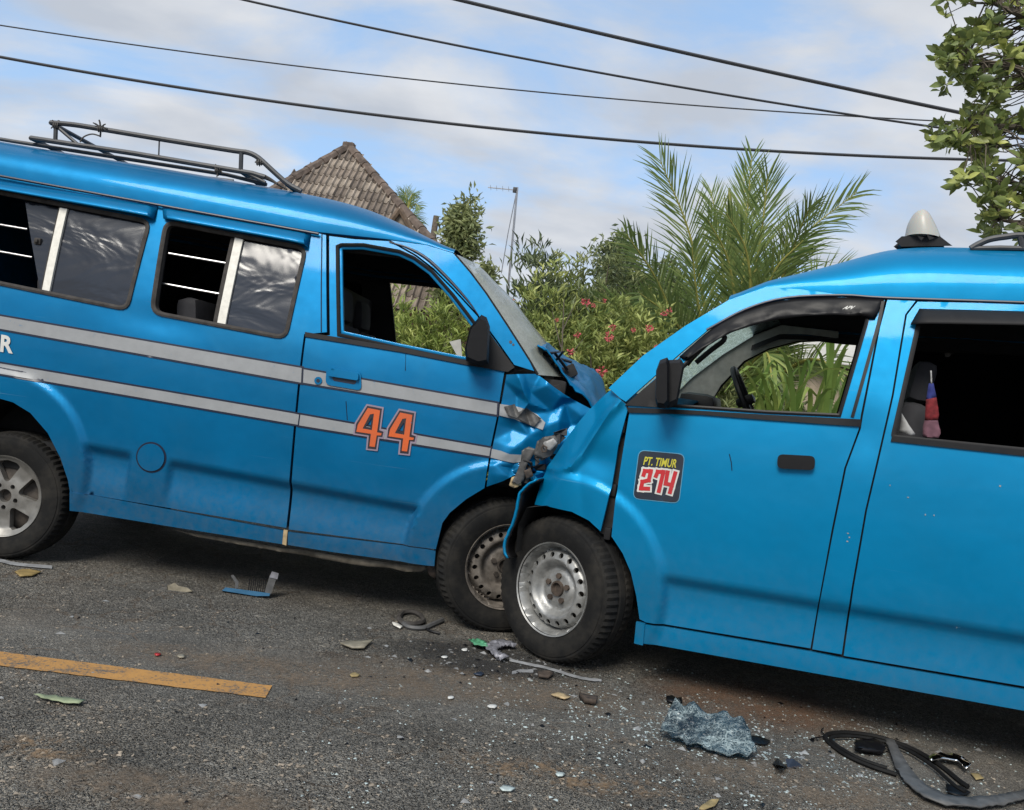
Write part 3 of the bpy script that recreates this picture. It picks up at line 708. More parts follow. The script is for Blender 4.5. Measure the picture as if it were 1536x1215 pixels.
# windows: near side panes half open, far side tinted
L.panel('window_pane', L.poly([(99, 312), (224, 333), (190, 461), (73, 438)]), mat='film', off=-.018, rim=0, gap=0)
L.panel('window_pane', L.poly([(33, 300), (86, 311), (62, 434), (55, 431)]), mat='film', off=-.026, rim=.004, gap=0)
L.panel('window_pane', L.poly([(362, 361), (458, 373), (428, 504), (335, 487)]), mat='film', off=-.018, rim=0, gap=0)
for far_w in (W1, W2): L.panel('window_pane', [inset(far_w, .01)], mat='tint', off=-.02, rim=0, gap=0, far=True)
L.panel('window_mullion', L.poly([(89, 311), (100, 313), (73, 438), (62, 436)]), mat='white', off=-.004, rim=.02, gap=0)
L.panel('window_mullion', L.poly([(352, 356), (364, 359), (337, 488), (325, 485)]), mat='white', off=-.004, rim=.02, gap=0)
for q in ([(86, 310), (90, 311), (63, 436), (59, 434)], [(345, 356), (352, 357), (325, 485), (318, 483)]):
    L.panel('sliding_channel', L.poly(q), mat='rubber_old', off=-.012, rim=.02, gap=0)
for a_, b_ in (((-130, 315), (41, 344)), ((-130, 354), (48, 386)), ((253, 380), (340, 395)), ((243, 425), (330, 441))):
    L.tube('window_bar', [L.pt(a_, .12), L.pt(b_, .12)], .0055, 'steel')
lk = MB(); c = Vector(L.pt((57, 362), .10)); lk.box(c, (.035, .02, .035), None, .008); lk.box(c + Vector((0, -.012, 0)), (.018, .02, .018), None, .005); lk.build('window_latch', 'rubber_old', L.root)
visor(L, 'rain_guard', [(-125, 247), (0, 271), (238, 307)], [(-128, 262), (0, 286), (218, 325), (233, 330)], .003, .05, 'paint_l')
visor(L, 'rain_guard', [(244, 309), (467, 348)], [(247, 329), (444, 365), (463, 373)], .003, .05, 'paint_l')
L.tube('drip_rail', [L.pt(q, .125) for q in [(-210, 226), (0, 264), (240, 308), (478, 351)]], .007, 'navy')
# dark groove above the front door frame
gv = [L.p(q) for q in smooth_path([(584, 363), (612, 372), (640, 388), (670, 416), (700, 449), (718, 473)], 5)]
L.tube('door_gutter', [L.to3(q[0], q[1], float(L.y_of(*q)) - .004) for q in gv], [.002 + .007 * math.sin(math.pi * i / (len(gv) - 1)) for i in range(len(gv))], 'navy')
L.tube('b_pillar_seam', [L.to3(*L.p(q), float(L.y_of(*L.p(q))) - .001) for q in ((483, 350), (482, 430), (482, 498))], .003, 'navy')
# belt strip, handle, lock, fuel flap
L.panel('belt_strip', L.poly([(458, 498), (600, 521), (710, 543), (708, 549), (600, 528), (458, 505)]), mat='trim', off=.008, rim=.02, gap=0, parent=Ldoor)
hb = round_poly(L.poly([(491, 548), (542, 557), (543, 586), (489, 577)]), .025)
L.panel('door_handle', [hb], mat='paint_l', off=.012, rim=.02, gap=0, step=.012, parent=Ldoor)
L.panel('handle_shadow_slot', [round_poly(L.poly([(499, 562), (536, 568), (534, 577), (500, 571)]), .012)], mat='navy', off=.0135, rim=0, gap=0, step=.012, parent=Ldoor)
L.panel('handle_grip', [round_poly(L.poly([(494, 552), (540, 560), (539, 571), (494, 564)]), .012)], mat='paint_l', off=.03, rim=.02, gap=0, step=.012, parent=Ldoor)
lp = L.p((478, 571)); L.panel('door_lock', [[lp + np.array([math.cos(t), math.sin(t)]) * .019 for t in np.linspace(0, 2 * math.pi, 17)[:-1]]], mat='paint_l', off=.01, rim=.01, gap=0, step=.02, parent=Ldoor)
L.panel('lock_slot', [[lp + np.array([math.cos(t), math.sin(t)]) * .009 for t in np.linspace(0, 2 * math.pi, 13)[:-1]]], mat='navy', off=.0115, rim=0, gap=0, step=.02, parent=Ldoor)
fp = L.p((227, 686)); cir = lambda c, r, n=40: [c + np.array([math.cos(2 * math.pi * i / n), math.sin(2 * math.pi * i / n)]) * r for i in range(n)]
fr = float(np.linalg.norm(L.p((247, 689)) - fp))
L.panel('fuel_flap', [cir(fp, fr * 1.13)], [cir(fp, fr * .99)], mat='navy', off=.002, rim=0, gap=0, step=.012)
L.panel('fuel_flap', [cir(fp, fr)], mat='paint_l', off=.007, rim=.01, gap=0, step=.02)
L.panel('filler_patch', L.poly([(426, 794), (432, 795), (430, 818), (424, 816)]), mat='filler', off=.007, rim=0, gap=0, step=.01)
# stripes: navy edging below silver
def stripe(poly_px, name, par, off=.0035):
    P = L.poly(poly_px); L.panel(name + '_edging', [inset(P, -.009)], mat='navy', off=off, rim=0, gap=0, step=.02, parent=par)
    L.panel(name, P, mat='stripe', off=off + .0015, rim=0, gap=0, step=.02, parent=par)
stripe([(-212, 434), (0, 474), (453, 552), (452, 574), (0, 493), (-212, 453)], 'silver_stripe', Lside)
stripe([(-212, 507), (0, 545), (440, 620), (449, 622), (447, 637), (0, 560), (-212, 521)], 'silver_stripe', Lside)
stripe([(456, 554), (746, 605), (745, 622), (455, 574)], 'silver_stripe', Ldoor)
stripe([(451, 622), (736, 672), (734, 684), (449, 638)], 'silver_stripe', Ldoor)
# lettering
L.text('lettering', 'TIMUR', [(-70, 490), (22, 505), (20, 531), (-72, 516)], 'decal_w', .005, Lside, bold=.035)
def k4(pts, dx=0, dy=0): return [L.p((510 + (x + dx) / 10.97, 590 + (y + dy) / 10.97)) for x, y in pts]
for dx, dy in ((0, 0), (530, 75)):
    outer = k4([(455, 205), (695, 250), (650, 605), (720, 630), (700, 720), (630, 710), (600, 920), (460, 905), (480, 690), (250, 655), (270, 500)], dx, dy)
    inner = k4([(465, 240), (665, 280), (615, 640), (690, 655), (680, 690), (610, 690), (578, 880), (490, 870), (515, 665), (275, 630), (300, 515)], dx, dy)
    h1 = k4([(565, 335), (530, 605), (378, 578), (500, 345)], dx, dy); h2 = k4([(530, 400), (505, 560), (428, 548)], dx, dy)
    L.panel('number_outline', [inset(outer, -.008)], [h2], 'decal_pale', step=.02, off=.0065, rim=0, gap=0, parent=Ldoor)
    L.panel('number_border', [outer], [h2], 'decal_k', step=.02, off=.0075, rim=0, gap=0, parent=Ldoor)
    L.panel('number_digit', [inner], [h1], 'decal_o', step=.02, off=.0085, rim=0, gap=0, parent=Ldoor)
# small scratches on the door
for a_, b_ in (((519, 602), (521, 630)), ((609, 522), (608, 556))):
    L.tube('seam_scratch', [L.to3(*L.p(q), float(L.y_of(*L.p(q)))) for q in (a_, b_)], .0022, 'navy', 4, parent=Ldoor)
# roof, windscreen
L.roof([(-215, 223), (0, 262), (240, 306), (477, 348), (584, 359), (640, 367), (680, 379)], [(-215, 178), (0, 212), (99, 229), (230, 250), (329, 267), (450, 289), (499, 299), (548, 312), (584, 327), (630, 350), (690, 384)], L.p((-215, 223))[0], L.p((681, 379))[0])
ws_px = [(680, 380), (705, 409), (729, 441), (762, 491), (795, 543), (806, 562)]
L.screen(ws_px, .20, 'windscreen', 'screen_dusty', jitter=.01)
L.tube('windscreen_seal', [L.to3(*L.p(q), float(L.y_of(*L.p(q))) + .004) for q in ws_px], .008, 'rubber')
L.panel('pillar_screw', [cir(L.p((766, 513)), .008, 8)], mat='navy', off=.006, rim=0, gap=0)
L.panel('pillar_screw', [cir(L.p((770, 517)), .006, 8)], mat='navy', off=.006, rim=0, gap=0)
# mirror + sail
L.panel('mirror_sail', L.poly([(717, 476), (772, 551), (762, 558), (703, 548), (712, 520)]), mat='trim', off=.012, rim=.02, gap=0, parent=Ldoor)
mp_ = [(722, 472), (730, 476), (735, 490), (733, 546), (718, 549), (699, 541), (697, 524), (705, 491)]
mb = MB(); fr_ = [Vector(L.pt(q, -.13)) for q in mp_]; bk = [Vector(L.pt(q, -.005)) for q in mp_]; cen = sum(fr_, Vector()) / len(fr_)
fr2 = [cen + (q - cen) * .82 + Vector((0, -.025, 0)) for q in fr_]; n = len(mp_)
mb.add(fr2 + fr_ + bk, [tuple(range(n))] + [(i, (i + 1) % n, n + (i + 1) % n, n + i) for i in range(n)] + [(n + i, n + (i + 1) % n, 2 * n + (i + 1) % n, 2 * n + i) for i in range(n)])
mb.build('side_mirror', 'black', Ldoor)
L.panel('window_channel', L.poly([(673, 512), (690, 508), (693, 541), (689, 541)]), mat='greytrim', off=-.03, rim=.01, gap=0, parent=Ldoor)
# crumpled wing, bonnet, nose
def ridged(p, k=1.0): return 1 - 2 * abs(noise.noise(Vector(p) * k))
ud = L.p((757, 559))[0]
_r = np.random.default_rng(12); _cp = np.array([(ud - .06 + .075 * a_ + _r.uniform(-.03, .03), .62 + .075 * b_ + _r.uniform(-.03, .03)) for a_ in range(11) for b_ in range(13)]); _ch = _r.uniform(-1, 1, len(_cp))
_d = delaunay_2d_cdt([Vector(q) for q in _cp], [], [], 0, 1e-6); _ct = np.array([t for t in _d[2]]); _cv = np.array([q[:] for q in _d[0]]); _chh = np.array([_ch[int(np.argmin(np.linalg.norm(_cp - q, axis=1)))] for q in _cv])
def facet(u, z):
    """piecewise-linear creased height field"""
    P = np.stack([u, z], 1); h = np.zeros(len(u)); a_, b_, c_ = _cv[_ct[:, 0]], _cv[_ct[:, 1]], _cv[_ct[:, 2]]
    for k in range(len(_ct)):
        v0, v1 = b_[k] - a_[k], c_[k] - a_[k]; v2 = P - a_[k]; den = v0[0] * v1[1] - v1[0] * v0[1]
        if abs(den) < 1e-9: continue
        w1 = (v2[:, 0] * v1[1] - v1[0] * v2[:, 1]) / den; w2 = (v0[0] * v2[:, 1] - v2[:, 0] * v0[1]) / den; ok = (w1 >= -1e-6) & (w2 >= -1e-6) & (w1 + w2 <= 1 + 1e-6)
        h[ok] = ((1 - w1 - w2) * _chh[_ct[k, 0]] + w1 * _chh[_ct[k, 1]] + w2 * _chh[_ct[k, 2]])[ok]
    return h
def crump(amp, fr=6.5, seed=0.0):
    def f(u, z, y):
        u, z, y = u.copy(), z.copy(), y.copy(); e = np.clip((u - ud + .02) / .10, 0, 1); lo = np.array([noise.noise(Vector((a_, b_, 0)) * 3.5) for a_, b_ in zip(u, z)]); fi = np.array([noise.noise(Vector((a_, b_, 5)) * 16) for a_, b_ in zip(u, z)])
        y += e * (amp * .42 * facet(u, z) + amp * .8 * lo + amp * .10 * fi) + .16 * np.maximum(0, u - ud - .10)
        return u, z, y
    return f
wing = L.panel('front_wing', L.poly([(759, 561), (790, 560), (803, 560), (811, 564), (832, 580), (848, 591), (863, 600), (886, 612), (905, 630), (900, 660), (880, 690), (850, 708), (815, 712), (790, 706), (770, 714), (755, 722), (729, 731), (737, 675), (748, 622)]), step=.009, deform=crump(.06, 5.0), rim=.012)
for k, q in enumerate(([(750, 606), (772, 609), (790, 614), (806, 622), (818, 634), (814, 645), (795, 638), (772, 629), (749, 623)], [(738, 673), (752, 676), (765, 681), (780, 682), (794, 680), (790, 692), (770, 694), (752, 690), (736, 686)])):
    L.panel('torn_stripe', L.poly(q), mat='stripe', step=.011, off=.007, rim=.004, gap=0, deform=crump(.06, 5.0), parent=wing)
L.panel('torn_stripe', L.poly([(756, 610), (772, 606), (778, 618), (790, 612), (812, 628), (800, 640), (778, 628), (762, 622)]), mat='bare', step=.011, off=.016, rim=.006, gap=0, deform=lambda u, z, y: (lambda a: (a[0], a[1], a[2] - .012 * np.abs(np.sin(u * 60 + z * 40))))(crump(.06, 5.0)(u, z, y)), parent=wing)
# bonnet sheet, buckled up
ne = smooth_path([(806, 514), (816, 526), (829, 542), (846, 567), (863, 584), (882, 603), (896, 622)], 4); fe = smooth_path([(815, 508), (823, 524), (846, 540), (874, 550), (893, 561), (904, 577), (912, 600)], 4)
V = []; K = 22; n = len(ne)
for i in range(n):
    a_ = np.array(L.pt(ne[i], .20)); b_ = np.array(L.pt(fe[i], 1.05))
    for k in range(K + 1):
        t = k / K; q = a_ + (b_ - a_) * t
        fold = .030 * ridged((i * .16, t * 3.0, 2.0)) + .012 * ridged((i * .4, t * 7, 4.0)) + .03 * math.sin(t * math.pi)
        V.append(q + np.array([0, 0, fold * .8 * min(1, i / 4) - .018]))
bn = mesh_obj('bonnet', V, [(i * (K + 1) + k, i * (K + 1) + k + 1, (i + 1) * (K + 1) + k + 1, (i + 1) * (K + 1) + k) for i in range(n - 1) for k in range(K)], 'paint_l', L.root)
md = bn.modifiers.new('t', 'SOLIDIFY'); md.thickness = .008
# engine bay block and crushed nose behind the wing
eb = MB(); c = Vector(L.to3(*L.p((800, 650)), .75)); eb.box(c + Vector((-.02, 0, -.05)), (.34, 1.15, .5), None, .05)
for i in range(26):
    eb.box(c + Vector((random.uniform(-.15, .17), random.uniform(-.62, .1), random.uniform(-.2, .36))), (random.uniform(.04, .14), random.uniform(.04, .2), random.uniform(.03, .1)), Matrix.Rotation(random.uniform(-1, 1), 3, random.choice('XYZ')), .008)
eb.build('engine_bay', 'dark', L.root)
M['foil_grey'] = simple('dull_light_plastic', (.24, .24, .235), .5, var=.4)
for name, mat, q, y in (('headlamp_bracket', 'bare', [(806, 662), (818, 655), (832, 653), (839, 660), (835, 672), (826, 684), (812, 688), (800, 682)], -.10), ('headlamp_bracket', 'foil_grey', [(815, 664), (830, 657), (836, 664), (826, 676), (816, 674)], -.135),
                        ('torn_liner', 'bare', [(783, 676), (793, 670), (804, 674), (797, 686), (789, 700), (786, 720), (778, 726), (768, 724), (776, 706), (781, 692)], -.07), ('torn_liner', 'filler', [(768, 716), (780, 712), (782, 728), (770, 732), (764, 728)], -.06), ('torn_liner', 'rust', [(786, 706), (796, 702), (800, 714), (790, 720)], -.09)):
    P = [L.plane(px, y) for px in q]; pts, T = cdt([resample(P, .012)], (), .012)
    yy = y + np.array([.012 * noise.noise(Vector((a_ * 22, b_ * 9, 1.0))) for a_, b_ in pts])
    o = mesh_obj(name, L.to3(pts[:, 0], pts[:, 1], yy), [tuple(t) for t in T], mat, L.root); o.modifiers.new('t', 'SOLIDIFY').thickness = .005
rl = MB(); rl.tube([L.pt(q, -.15) for q in ((812, 672), (815, 668), (820, 671), (819, 677), (814, 678), (812, 672))], .005, 6); rl.build('headlamp_bolt', 'rust', L.root)
for i in range(22):          # torn, dirty shards hanging in the crushed corner
    cx_, cy_ = random.uniform(772, 846), random.uniform(640, 722)
    if cy_ < 715 - (cx_ - 770) * .95: cy_ = 715 - (cx_ - 770) * .9
    q = [(cx_ + random.uniform(4, 15) * math.cos(t), cy_ + random.uniform(3, 11) * math.sin(t)) for t in np.linspace(0, 2 * math.pi, 7)[:-1]]; y = random.uniform(-.09, .0)
    o = mesh_obj('torn_shard', [L.pt(px, y + random.uniform(-.03, .03)) for px in q], [tuple(range(6))], random.choice(['dark', 'dark', 'paint_l', 'paint_l', 'black', 'bare']), L.root, False); o.modifiers.new('t', 'SOLIDIFY').thickness = .006
mb = MB()
for i in range(9):
    q = (random.uniform(808, 828), random.uniform(530, 570)); y = random.uniform(.18, .5); a_ = Vector(L.pt(q, y)); mb.tube([a_, a_ + Vector((random.uniform(-.03, .12), random.uniform(-.1, .1), random.uniform(-.05, .09))), a_ + Vector((random.uniform(.0, .16), random.uniform(-.1, .1), random.uniform(-.1, .02)))], .008, 6)
mb.build('wiper_and_cowl_debris', 'black', L.root)
px_dark = [(806, 536), (826, 540), (848, 566), (866, 586), (888, 606), (893, 640), (860, 660), (805, 610)]  # dark sheet standing in for the shade in the wing-bonnet gap
P = [L.plane(q, .34) for q in px_dark]; pts_, T = cdt([resample(P, .03)], (), .03); o = mesh_obj('shaded_gap_sheet', L.to3(pts_[:, 0], pts_[:, 1], .34 + np.array([.03 * ridged((a_, b_, 2.0), 9) for a_, b_ in pts_])), [tuple(t) for t in T], 'dark', L.root); o.modifiers.new('t', 'SOLIDIFY').thickness = .01
cw = MB(); cw.box(Vector(L.to3(*L.p((815, 585)), .82)), (.22, 1.3, .12), None, .02); cw.build('cowl', 'dark', L.root)
L.tube('windscreen_wiper', [L.pt((808, 545), .2), L.pt((795, 520), .3), L.pt((790, 505), .55)], .008, 'black')
# underbody, wells, axle
ub = MB(); p0, p1 = L.p((-200, 690)), L.p((640, 822)); ub.box(Vector(L.to3((p0[0] + p1[0]) / 2, .40, .82)), (p1[0] - p0[0], 1.42, .10), Matrix.Rotation(L.b, 3, 'Y'), .02)

ub.build('underbody', 'dark', L.root)
M['dirty'] = simple('mud_caked_metal', (.13, .112, .085), .95, var=.5, scale=18, bump=.4)
def px_plate(name, q, y, mat, amp, th=.008):
    P = [L.plane(px, y) for px in q]; pts, T = cdt([resample(P, .02)], (), .02); yy = y + np.array([amp * noise.noise(Vector((a_ * 7, b_ * 7, 2))) for a_, b_ in pts])
    o = mesh_obj(name, L.to3(pts[:, 0], pts[:, 1], yy), [tuple(t) for t in T], mat, L.root); o.modifiers.new('t', 'SOLIDIFY').thickness = th
px_plate('sill_flange', [(262, 795), (330, 806), (420, 821), (500, 832), (560, 841), (612, 848), (640, 850), (632, 858), (606, 857), (585, 852), (552, 850), (500, 841), (430, 829), (350, 815), (300, 806)], .10, 'dirty', .02)
px_plate('mud_flap', [(640, 846), (654, 848), (658, 858), (652, 868), (643, 862)], .09, 'rust', .01)
L.well(L.poly(arch_r), name='wheel_well'); L.well(L.poly(arch_f + [(790, 716), (830, 730), (860, 780), (868, 850)]), y0=.08)
tp = MB(); tp.box(Vector(L.to3(L.p((-215, 450))[0] + .02, 1.12, .82)), (.03, 1.5, 1.5), None, .01); tp.build('tail_panel', 'paint_l', L.root)
# interior
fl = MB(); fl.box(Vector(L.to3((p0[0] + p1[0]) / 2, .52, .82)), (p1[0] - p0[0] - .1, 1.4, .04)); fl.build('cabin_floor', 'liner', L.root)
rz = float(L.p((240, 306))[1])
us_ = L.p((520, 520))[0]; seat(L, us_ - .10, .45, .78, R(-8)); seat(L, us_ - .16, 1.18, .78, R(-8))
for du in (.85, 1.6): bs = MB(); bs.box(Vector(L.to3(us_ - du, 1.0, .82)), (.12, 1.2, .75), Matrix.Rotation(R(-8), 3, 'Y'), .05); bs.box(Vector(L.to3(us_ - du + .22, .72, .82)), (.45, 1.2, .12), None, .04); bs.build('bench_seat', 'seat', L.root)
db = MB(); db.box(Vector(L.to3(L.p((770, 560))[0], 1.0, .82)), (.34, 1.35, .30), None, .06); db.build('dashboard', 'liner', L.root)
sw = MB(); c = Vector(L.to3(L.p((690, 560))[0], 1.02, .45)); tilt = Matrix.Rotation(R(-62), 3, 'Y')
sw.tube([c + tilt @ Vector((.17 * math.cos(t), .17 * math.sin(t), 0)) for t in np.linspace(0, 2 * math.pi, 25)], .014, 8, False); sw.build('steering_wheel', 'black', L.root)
# far-side fill board, added so the cab is dark behind the seats
bh = MB(); bh.box(Vector(L.to3(L.p((470, 450))[0] - .02, 1.0, 1.10)), (.03, .9, 1.2)); bh.build('cab_dark_fill', 'liner', L.root)
# wheels
L.wheel((2, 747), .322, .185, 0, 'alloy', y_face=.05); L.wheel((2, 747), .322, .185, 0, 'alloy', y_face=.05, far=True)
L.wheel((748, 857), .335, .20, R(22), 'steel_old', y_face=.09); L.wheel((748, 857), .335, .20, R(22), 'steel_old', y_face=.09, far=True)
# roof rack
rk = MB(); Y1 = .30
pts = lambda q, y=Y1: [Vector(L.pt(p_, y)) for p_ in q]
rk.tube(pts(smooth_path([(76, 184), (110, 187), (148, 193), (250, 210), (350, 226), (372, 229), (388, 237), (410, 257), (432, 276), (452, 287)], 3)), .0135, 8)
rk.build('roof_rack_rail', 'rack', L.root)
rk = MB(); rk.tube(pts([(46, 207), (200, 230), (378, 260), (398, 266)]), .0135, 8); rk.build('roof_rack_rail', 'rack', L.root)
rk = MB(); rk.tube(pts([(-180, 178), (20, 212), (200, 240), (340, 262), (400, 277)], .34), .010, 8); rk.build('roof_rack_rail', 'rack', L.root)
for a_, b_, r_ in (((84, 184), (83, 213), .011), ((88, 192), (116, 216), .009), ((239, 210), (238, 236), .004), ((362, 229), (361, 258), .012), ((361, 255), (398, 274), .009)):
    rk = MB(); rk.tube(pts([a_, b_]), r_, 8); rk.build('roof_rack_post', 'rack', L.root)
for px in ((76, 184), (46, 207), (361, 257), (430, 276)):
    a_ = Vector(L.pt(px, Y1)); rk = MB(); rk.tube([a_, a_ + Vector((0, 1.04, 0))], .012, 8); rk.build('roof_rack_crossbar', 'rack', L.root)
rk = MB(); rk.tube([Vector(L.pt(q, 1.34)) for q in smooth_path([(110, 240), (148, 246), (250, 260), (350, 272)], 3)], .0135, 8); rk.build('roof_rack_rail', 'rack', L.root)
for cx_, cy_, s_ in ((151, 193, 1.0), (84, 188, .7), (327, 256, .8), (389, 243, .5)):
    ro = MB()
    for i in range(8):
        a_ = Vector(L.pt((cx_, cy_), Y1 - .005)); d = Vector((random.uniform(-1, 1), random.uniform(-.4, .4), random.uniform(-.6, 1))).normalized() * .045 * s_
        ro.tube([a_, a_ + d * .6 + Vector((0, 0, .006)), a_ + d], [.005, .004, .003], 5)
    for i in range(3): ro.tube([Vector(L.pt((cx_ + (i - 1) * 3 + 4 * math.cos(t) * .3, cy_ + 4.5 * math.sin(t)), Y1 + .018 * math.cos(t))) for t in np.linspace(0, 2 * math.pi, 9)], .004, 5, False)
    ro.build('rope_tie', 'rope', L.root)
ro = MB(); ro.tube(pts(smooth_path([(150, 204), (138, 201), (126, 205), (120, 213)], 4)), .004, 5); ro.build('wire', 'rope', L.root); ro = MB(); ro.tube(pts(smooth_path([(378, 262), (392, 262), (405, 268), (416, 276)], 4)), .007, 6); ro.build('wire', 'rope', L.root); ro = MB()
ro.tube(pts(smooth_path([(375, 268), (390, 266), (408, 272), (430, 284)], 4), .38), .006, 6)
ro.build('wire', 'rope', L.root)
# =================================================================== RIGHT VAN (front to the left)
Rv = Van('minibus', (852, 1000), -20, -2.9, 1.25, 'bright blue minibus with a PT. TIMUR 274 sticker on its front door', 'paint_r')
V_ = Rv
Rcf = Rv.p((838, 872)); Rrf = float(np.linalg.norm(Rv.p((966, 776)) - Rcf)); Rz0, Rz1 = Rv.p((1002, 862)), Rv.p((1226, 899))
RUR = 2.42; Rcr = np.array([RUR, .40])
def Rfeat(u, z):
    f1 = sst((Rrf - np.hypot(u - Rcf[0], z - Rcf[1])) / .035); f2 = sst((.46 - np.hypot(u - Rcr[0], z - Rcr[1])) / .03); fl = np.maximum(f1, f2)
    zc = Rz0[1] + (u - Rz0[0]) * (Rz1[1] - Rz0[1]) / (Rz1[0] - Rz0[0]); zc = np.minimum(zc, Rz1[1] + .03); t = zc - z
    rec = .028 * sst(t / .05) * (1 - sst((t - .06) / .26))
    dent = .012 * np.exp(-((u - Rv.p((1300, 650))[0]) / .07) ** 2 - ((z - Rv.p((1300, 650))[1]) / .10) ** 2)
    return .015 * fl - rec * (1 - fl) - dent
Rv.feat = Rfeat
rarch_door = [(960, 928), (955, 893), (947, 858), (935, 830), (918, 804)]
RWD = Rv.poly([(985, 608), (1000, 578), (1023, 549), (1072, 501), (1122, 476), (1180, 461), (1264, 456), (1306, 460), (1301, 484), (1260, 624), (1150, 619), (1050, 612)])
rdoor = Rv.poly([(944, 617), (940, 606), (1021, 532), (1072, 489), (1119, 466), (1179, 449), (1264, 445), (1328, 449), (1318, 490), (1292, 622), (1289, 643), (1267, 702), (1248, 795), (1228, 905), (1216, 974), (970, 933)] + rarch_door + [(923, 756), (929, 709)])
bp = Rv.poly([(1331, 449), (1374, 451), (1358, 472), (1338, 593), (1298, 766), (1278, 881), (1263, 983), (1218, 975), (1229, 905), (1250, 795), (1269, 702), (1291, 643), (1294, 624), (1320, 490)])
US0 = Rv.p((1338, 656))[0]; USE = Rv.p((1263, 984))[0] + .95
gz = float(Rv.p((1536, 455))[1]); sz = float(Rv.p((1536, 1032))[1])
slide = Rv.poly([(1376, 452), (1536, 455), ('L', USE, gz), ('L', USE, sz), (1536, 1031), (1265, 985), (1280, 881), (1300, 766), (1340, 593), (1360, 472)])
wz0, wz1 = float(Rv.p((1536, 676))[1]), float(Rv.p((1536, 480))[1])
RWS = round_poly(Rv.poly([(1378, 476), (1536, 480), ('L', USE - .08, wz1), ('L', USE - .08, wz0 + .01), (1536, 677), (1337, 657)]), .02)
arch2 = [np.array([RUR + .40 * math.cos(t), .38 + .40 * math.sin(t)]) for t in np.linspace(math.pi * 1.02, -.06, 16)]
quarter = [np.array(q) for q in ((USE + .006, sz), (USE + .006, gz), (3.22, gz - .02), (3.25, sz))] + arch2[::-1]
RWQ = round_poly([np.array(q) for q in ((USE + .10, wz1), (3.12, wz1), (3.16, wz0 + .02), (USE + .10, wz0 + .02))], .05)
rock = Rv.poly([(961, 931), (970, 935), (1216, 977), (1263, 987), (1536, 1034), ('L', 2.02, sz - .005), ('L', 2.03, sz - .115), (1536, 1067), (1263, 1018), (955, 963), (957, 932)])
wfold = [Rv.p(q) for q in ((930, 603), (912, 622), (893, 648), (872, 682), (856, 700), (832, 706), (812, 704))]
def wing_def(far=False):
    def f(u, z, y):
        P = np.stack([u, z], 1); y = y.copy()
        d = np.full(len(u), 9.0)
        for a_, b_ in zip(wfold[:-1], wfold[1:]):
            ab = b_ - a_; t = np.clip(((P - a_) @ ab) / ab.dot(ab), 0, 1); d = np.minimum(d, np.linalg.norm(P - a_ - t[:, None] * ab, axis=1))
        a_, b_ = Rv.p((932, 600)), Rv.p((850, 705)); ab = (b_ - a_) / np.linalg.norm(b_ - a_); nn = np.array([-ab[1], ab[0]])
        sd = (P - a_) @ nn; ahead = np.maximum(0, sd if ((Rv.p((860, 640)) - a_) @ nn) > 0 else -sd)
        uf = Rv.p((905, 730))[0]; rnd = np.maximum(0, (uf - u) / .35)
        y = y - .020 * np.exp(-(d / .018) ** 2) + .55 * ahead + .10 * rnd ** 2.2 * (z > -9)
        y = y + .02 * np.exp(-((u - Rv.p((895, 690))[0]) / .09) ** 2 - ((z - Rv.p((895, 690))[1]) / .07) ** 2)
        for i in range(len(u)): y[i] += .010 * ridged((u[i], z[i], 4.0), 5.0) * min(1, max(0, (Rv.p((930, 650))[0] - u[i]) / .1))
        return u, z, y
    return f
wing_px = [(942, 614), (938, 605), (931, 599), (912, 584), (896, 597), (879, 612), (860, 634), (840, 659), (824, 680), (807, 701), (797, 728), (790, 760), (818, 761), (857, 768), (884, 781), (902, 797), (911, 760), (918, 729), (927, 670)]
apil = Rv.poly([(913, 582), (965, 533), (1029, 488), (1093, 450), (1150, 430), (1200, 434), (1264, 442), (1264, 444), (1179, 447), (1119, 464), (1072, 487), (1021, 530), (939, 603), (931, 598)])
for far in (False, True):
    dr = Rv.panel('front_door', rdoor, [RWD], far=far, gap=.0014, step=.03 if far else .018)
    Rv.panel('b_pillar', bp, far=far, gap=.001); sd_ = Rv.panel('sliding_door', slide, [RWS], far=far, gap=.0014, step=.03 if far else .02)
    Rv.panel('quarter_panel', quarter, [RWQ], far=far); Rv.panel('rocker_panel', rock, off=.003, far=far)
    Rv.panel('pillar', apil, off=.004, far=far, gap=.001)
    if not far: Rv.panel('front_wing', Rv.poly(wing_px), step=.013, deform=wing_def(), rim=.02, gap=.001)
    Rv.ring('door_window_seal', RWD, .010, .005, .03, 'black', far=far, parent=dr); Rv.ring('window_seal', RWS, .014, .006, .03, 'trim', far=far, parent=sd_)
    Rv.ring('window_seal', RWQ, .014, .006, .03, 'trim', far=far)
    if not far: Rdoor, Rslide = dr, sd_
    lin = Rv.poly([(945, 620), (942, 606), (1021, 536), (1072, 493), (1119, 470), (1179, 453), (1264, 449), (1536, 457), ('L', 3.2, gz - .03), ('L', 3.22, sz)]) + arch2[::-1] + Rv.poly([('L', 2.02, sz), (1536, 1030), (1216, 972), (970, 930), (960, 925), (955, 893), (947, 858), (935, 830), (918, 800)])
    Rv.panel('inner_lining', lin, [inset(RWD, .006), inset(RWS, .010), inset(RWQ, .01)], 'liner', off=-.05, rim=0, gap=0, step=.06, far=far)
Rv.panel('window_pane', [inset(RWQ, .008)], mat='tint', off=-.018, rim=0, gap=0); Rv.panel('window_pane', [inset(RWQ, .008)], mat='tint', off=-.018, rim=0, gap=0, far=True)
Rv.panel('window_pane', [inset(RWS, .008)], mat='tint', off=-.018, rim=0, gap=0, far=True)
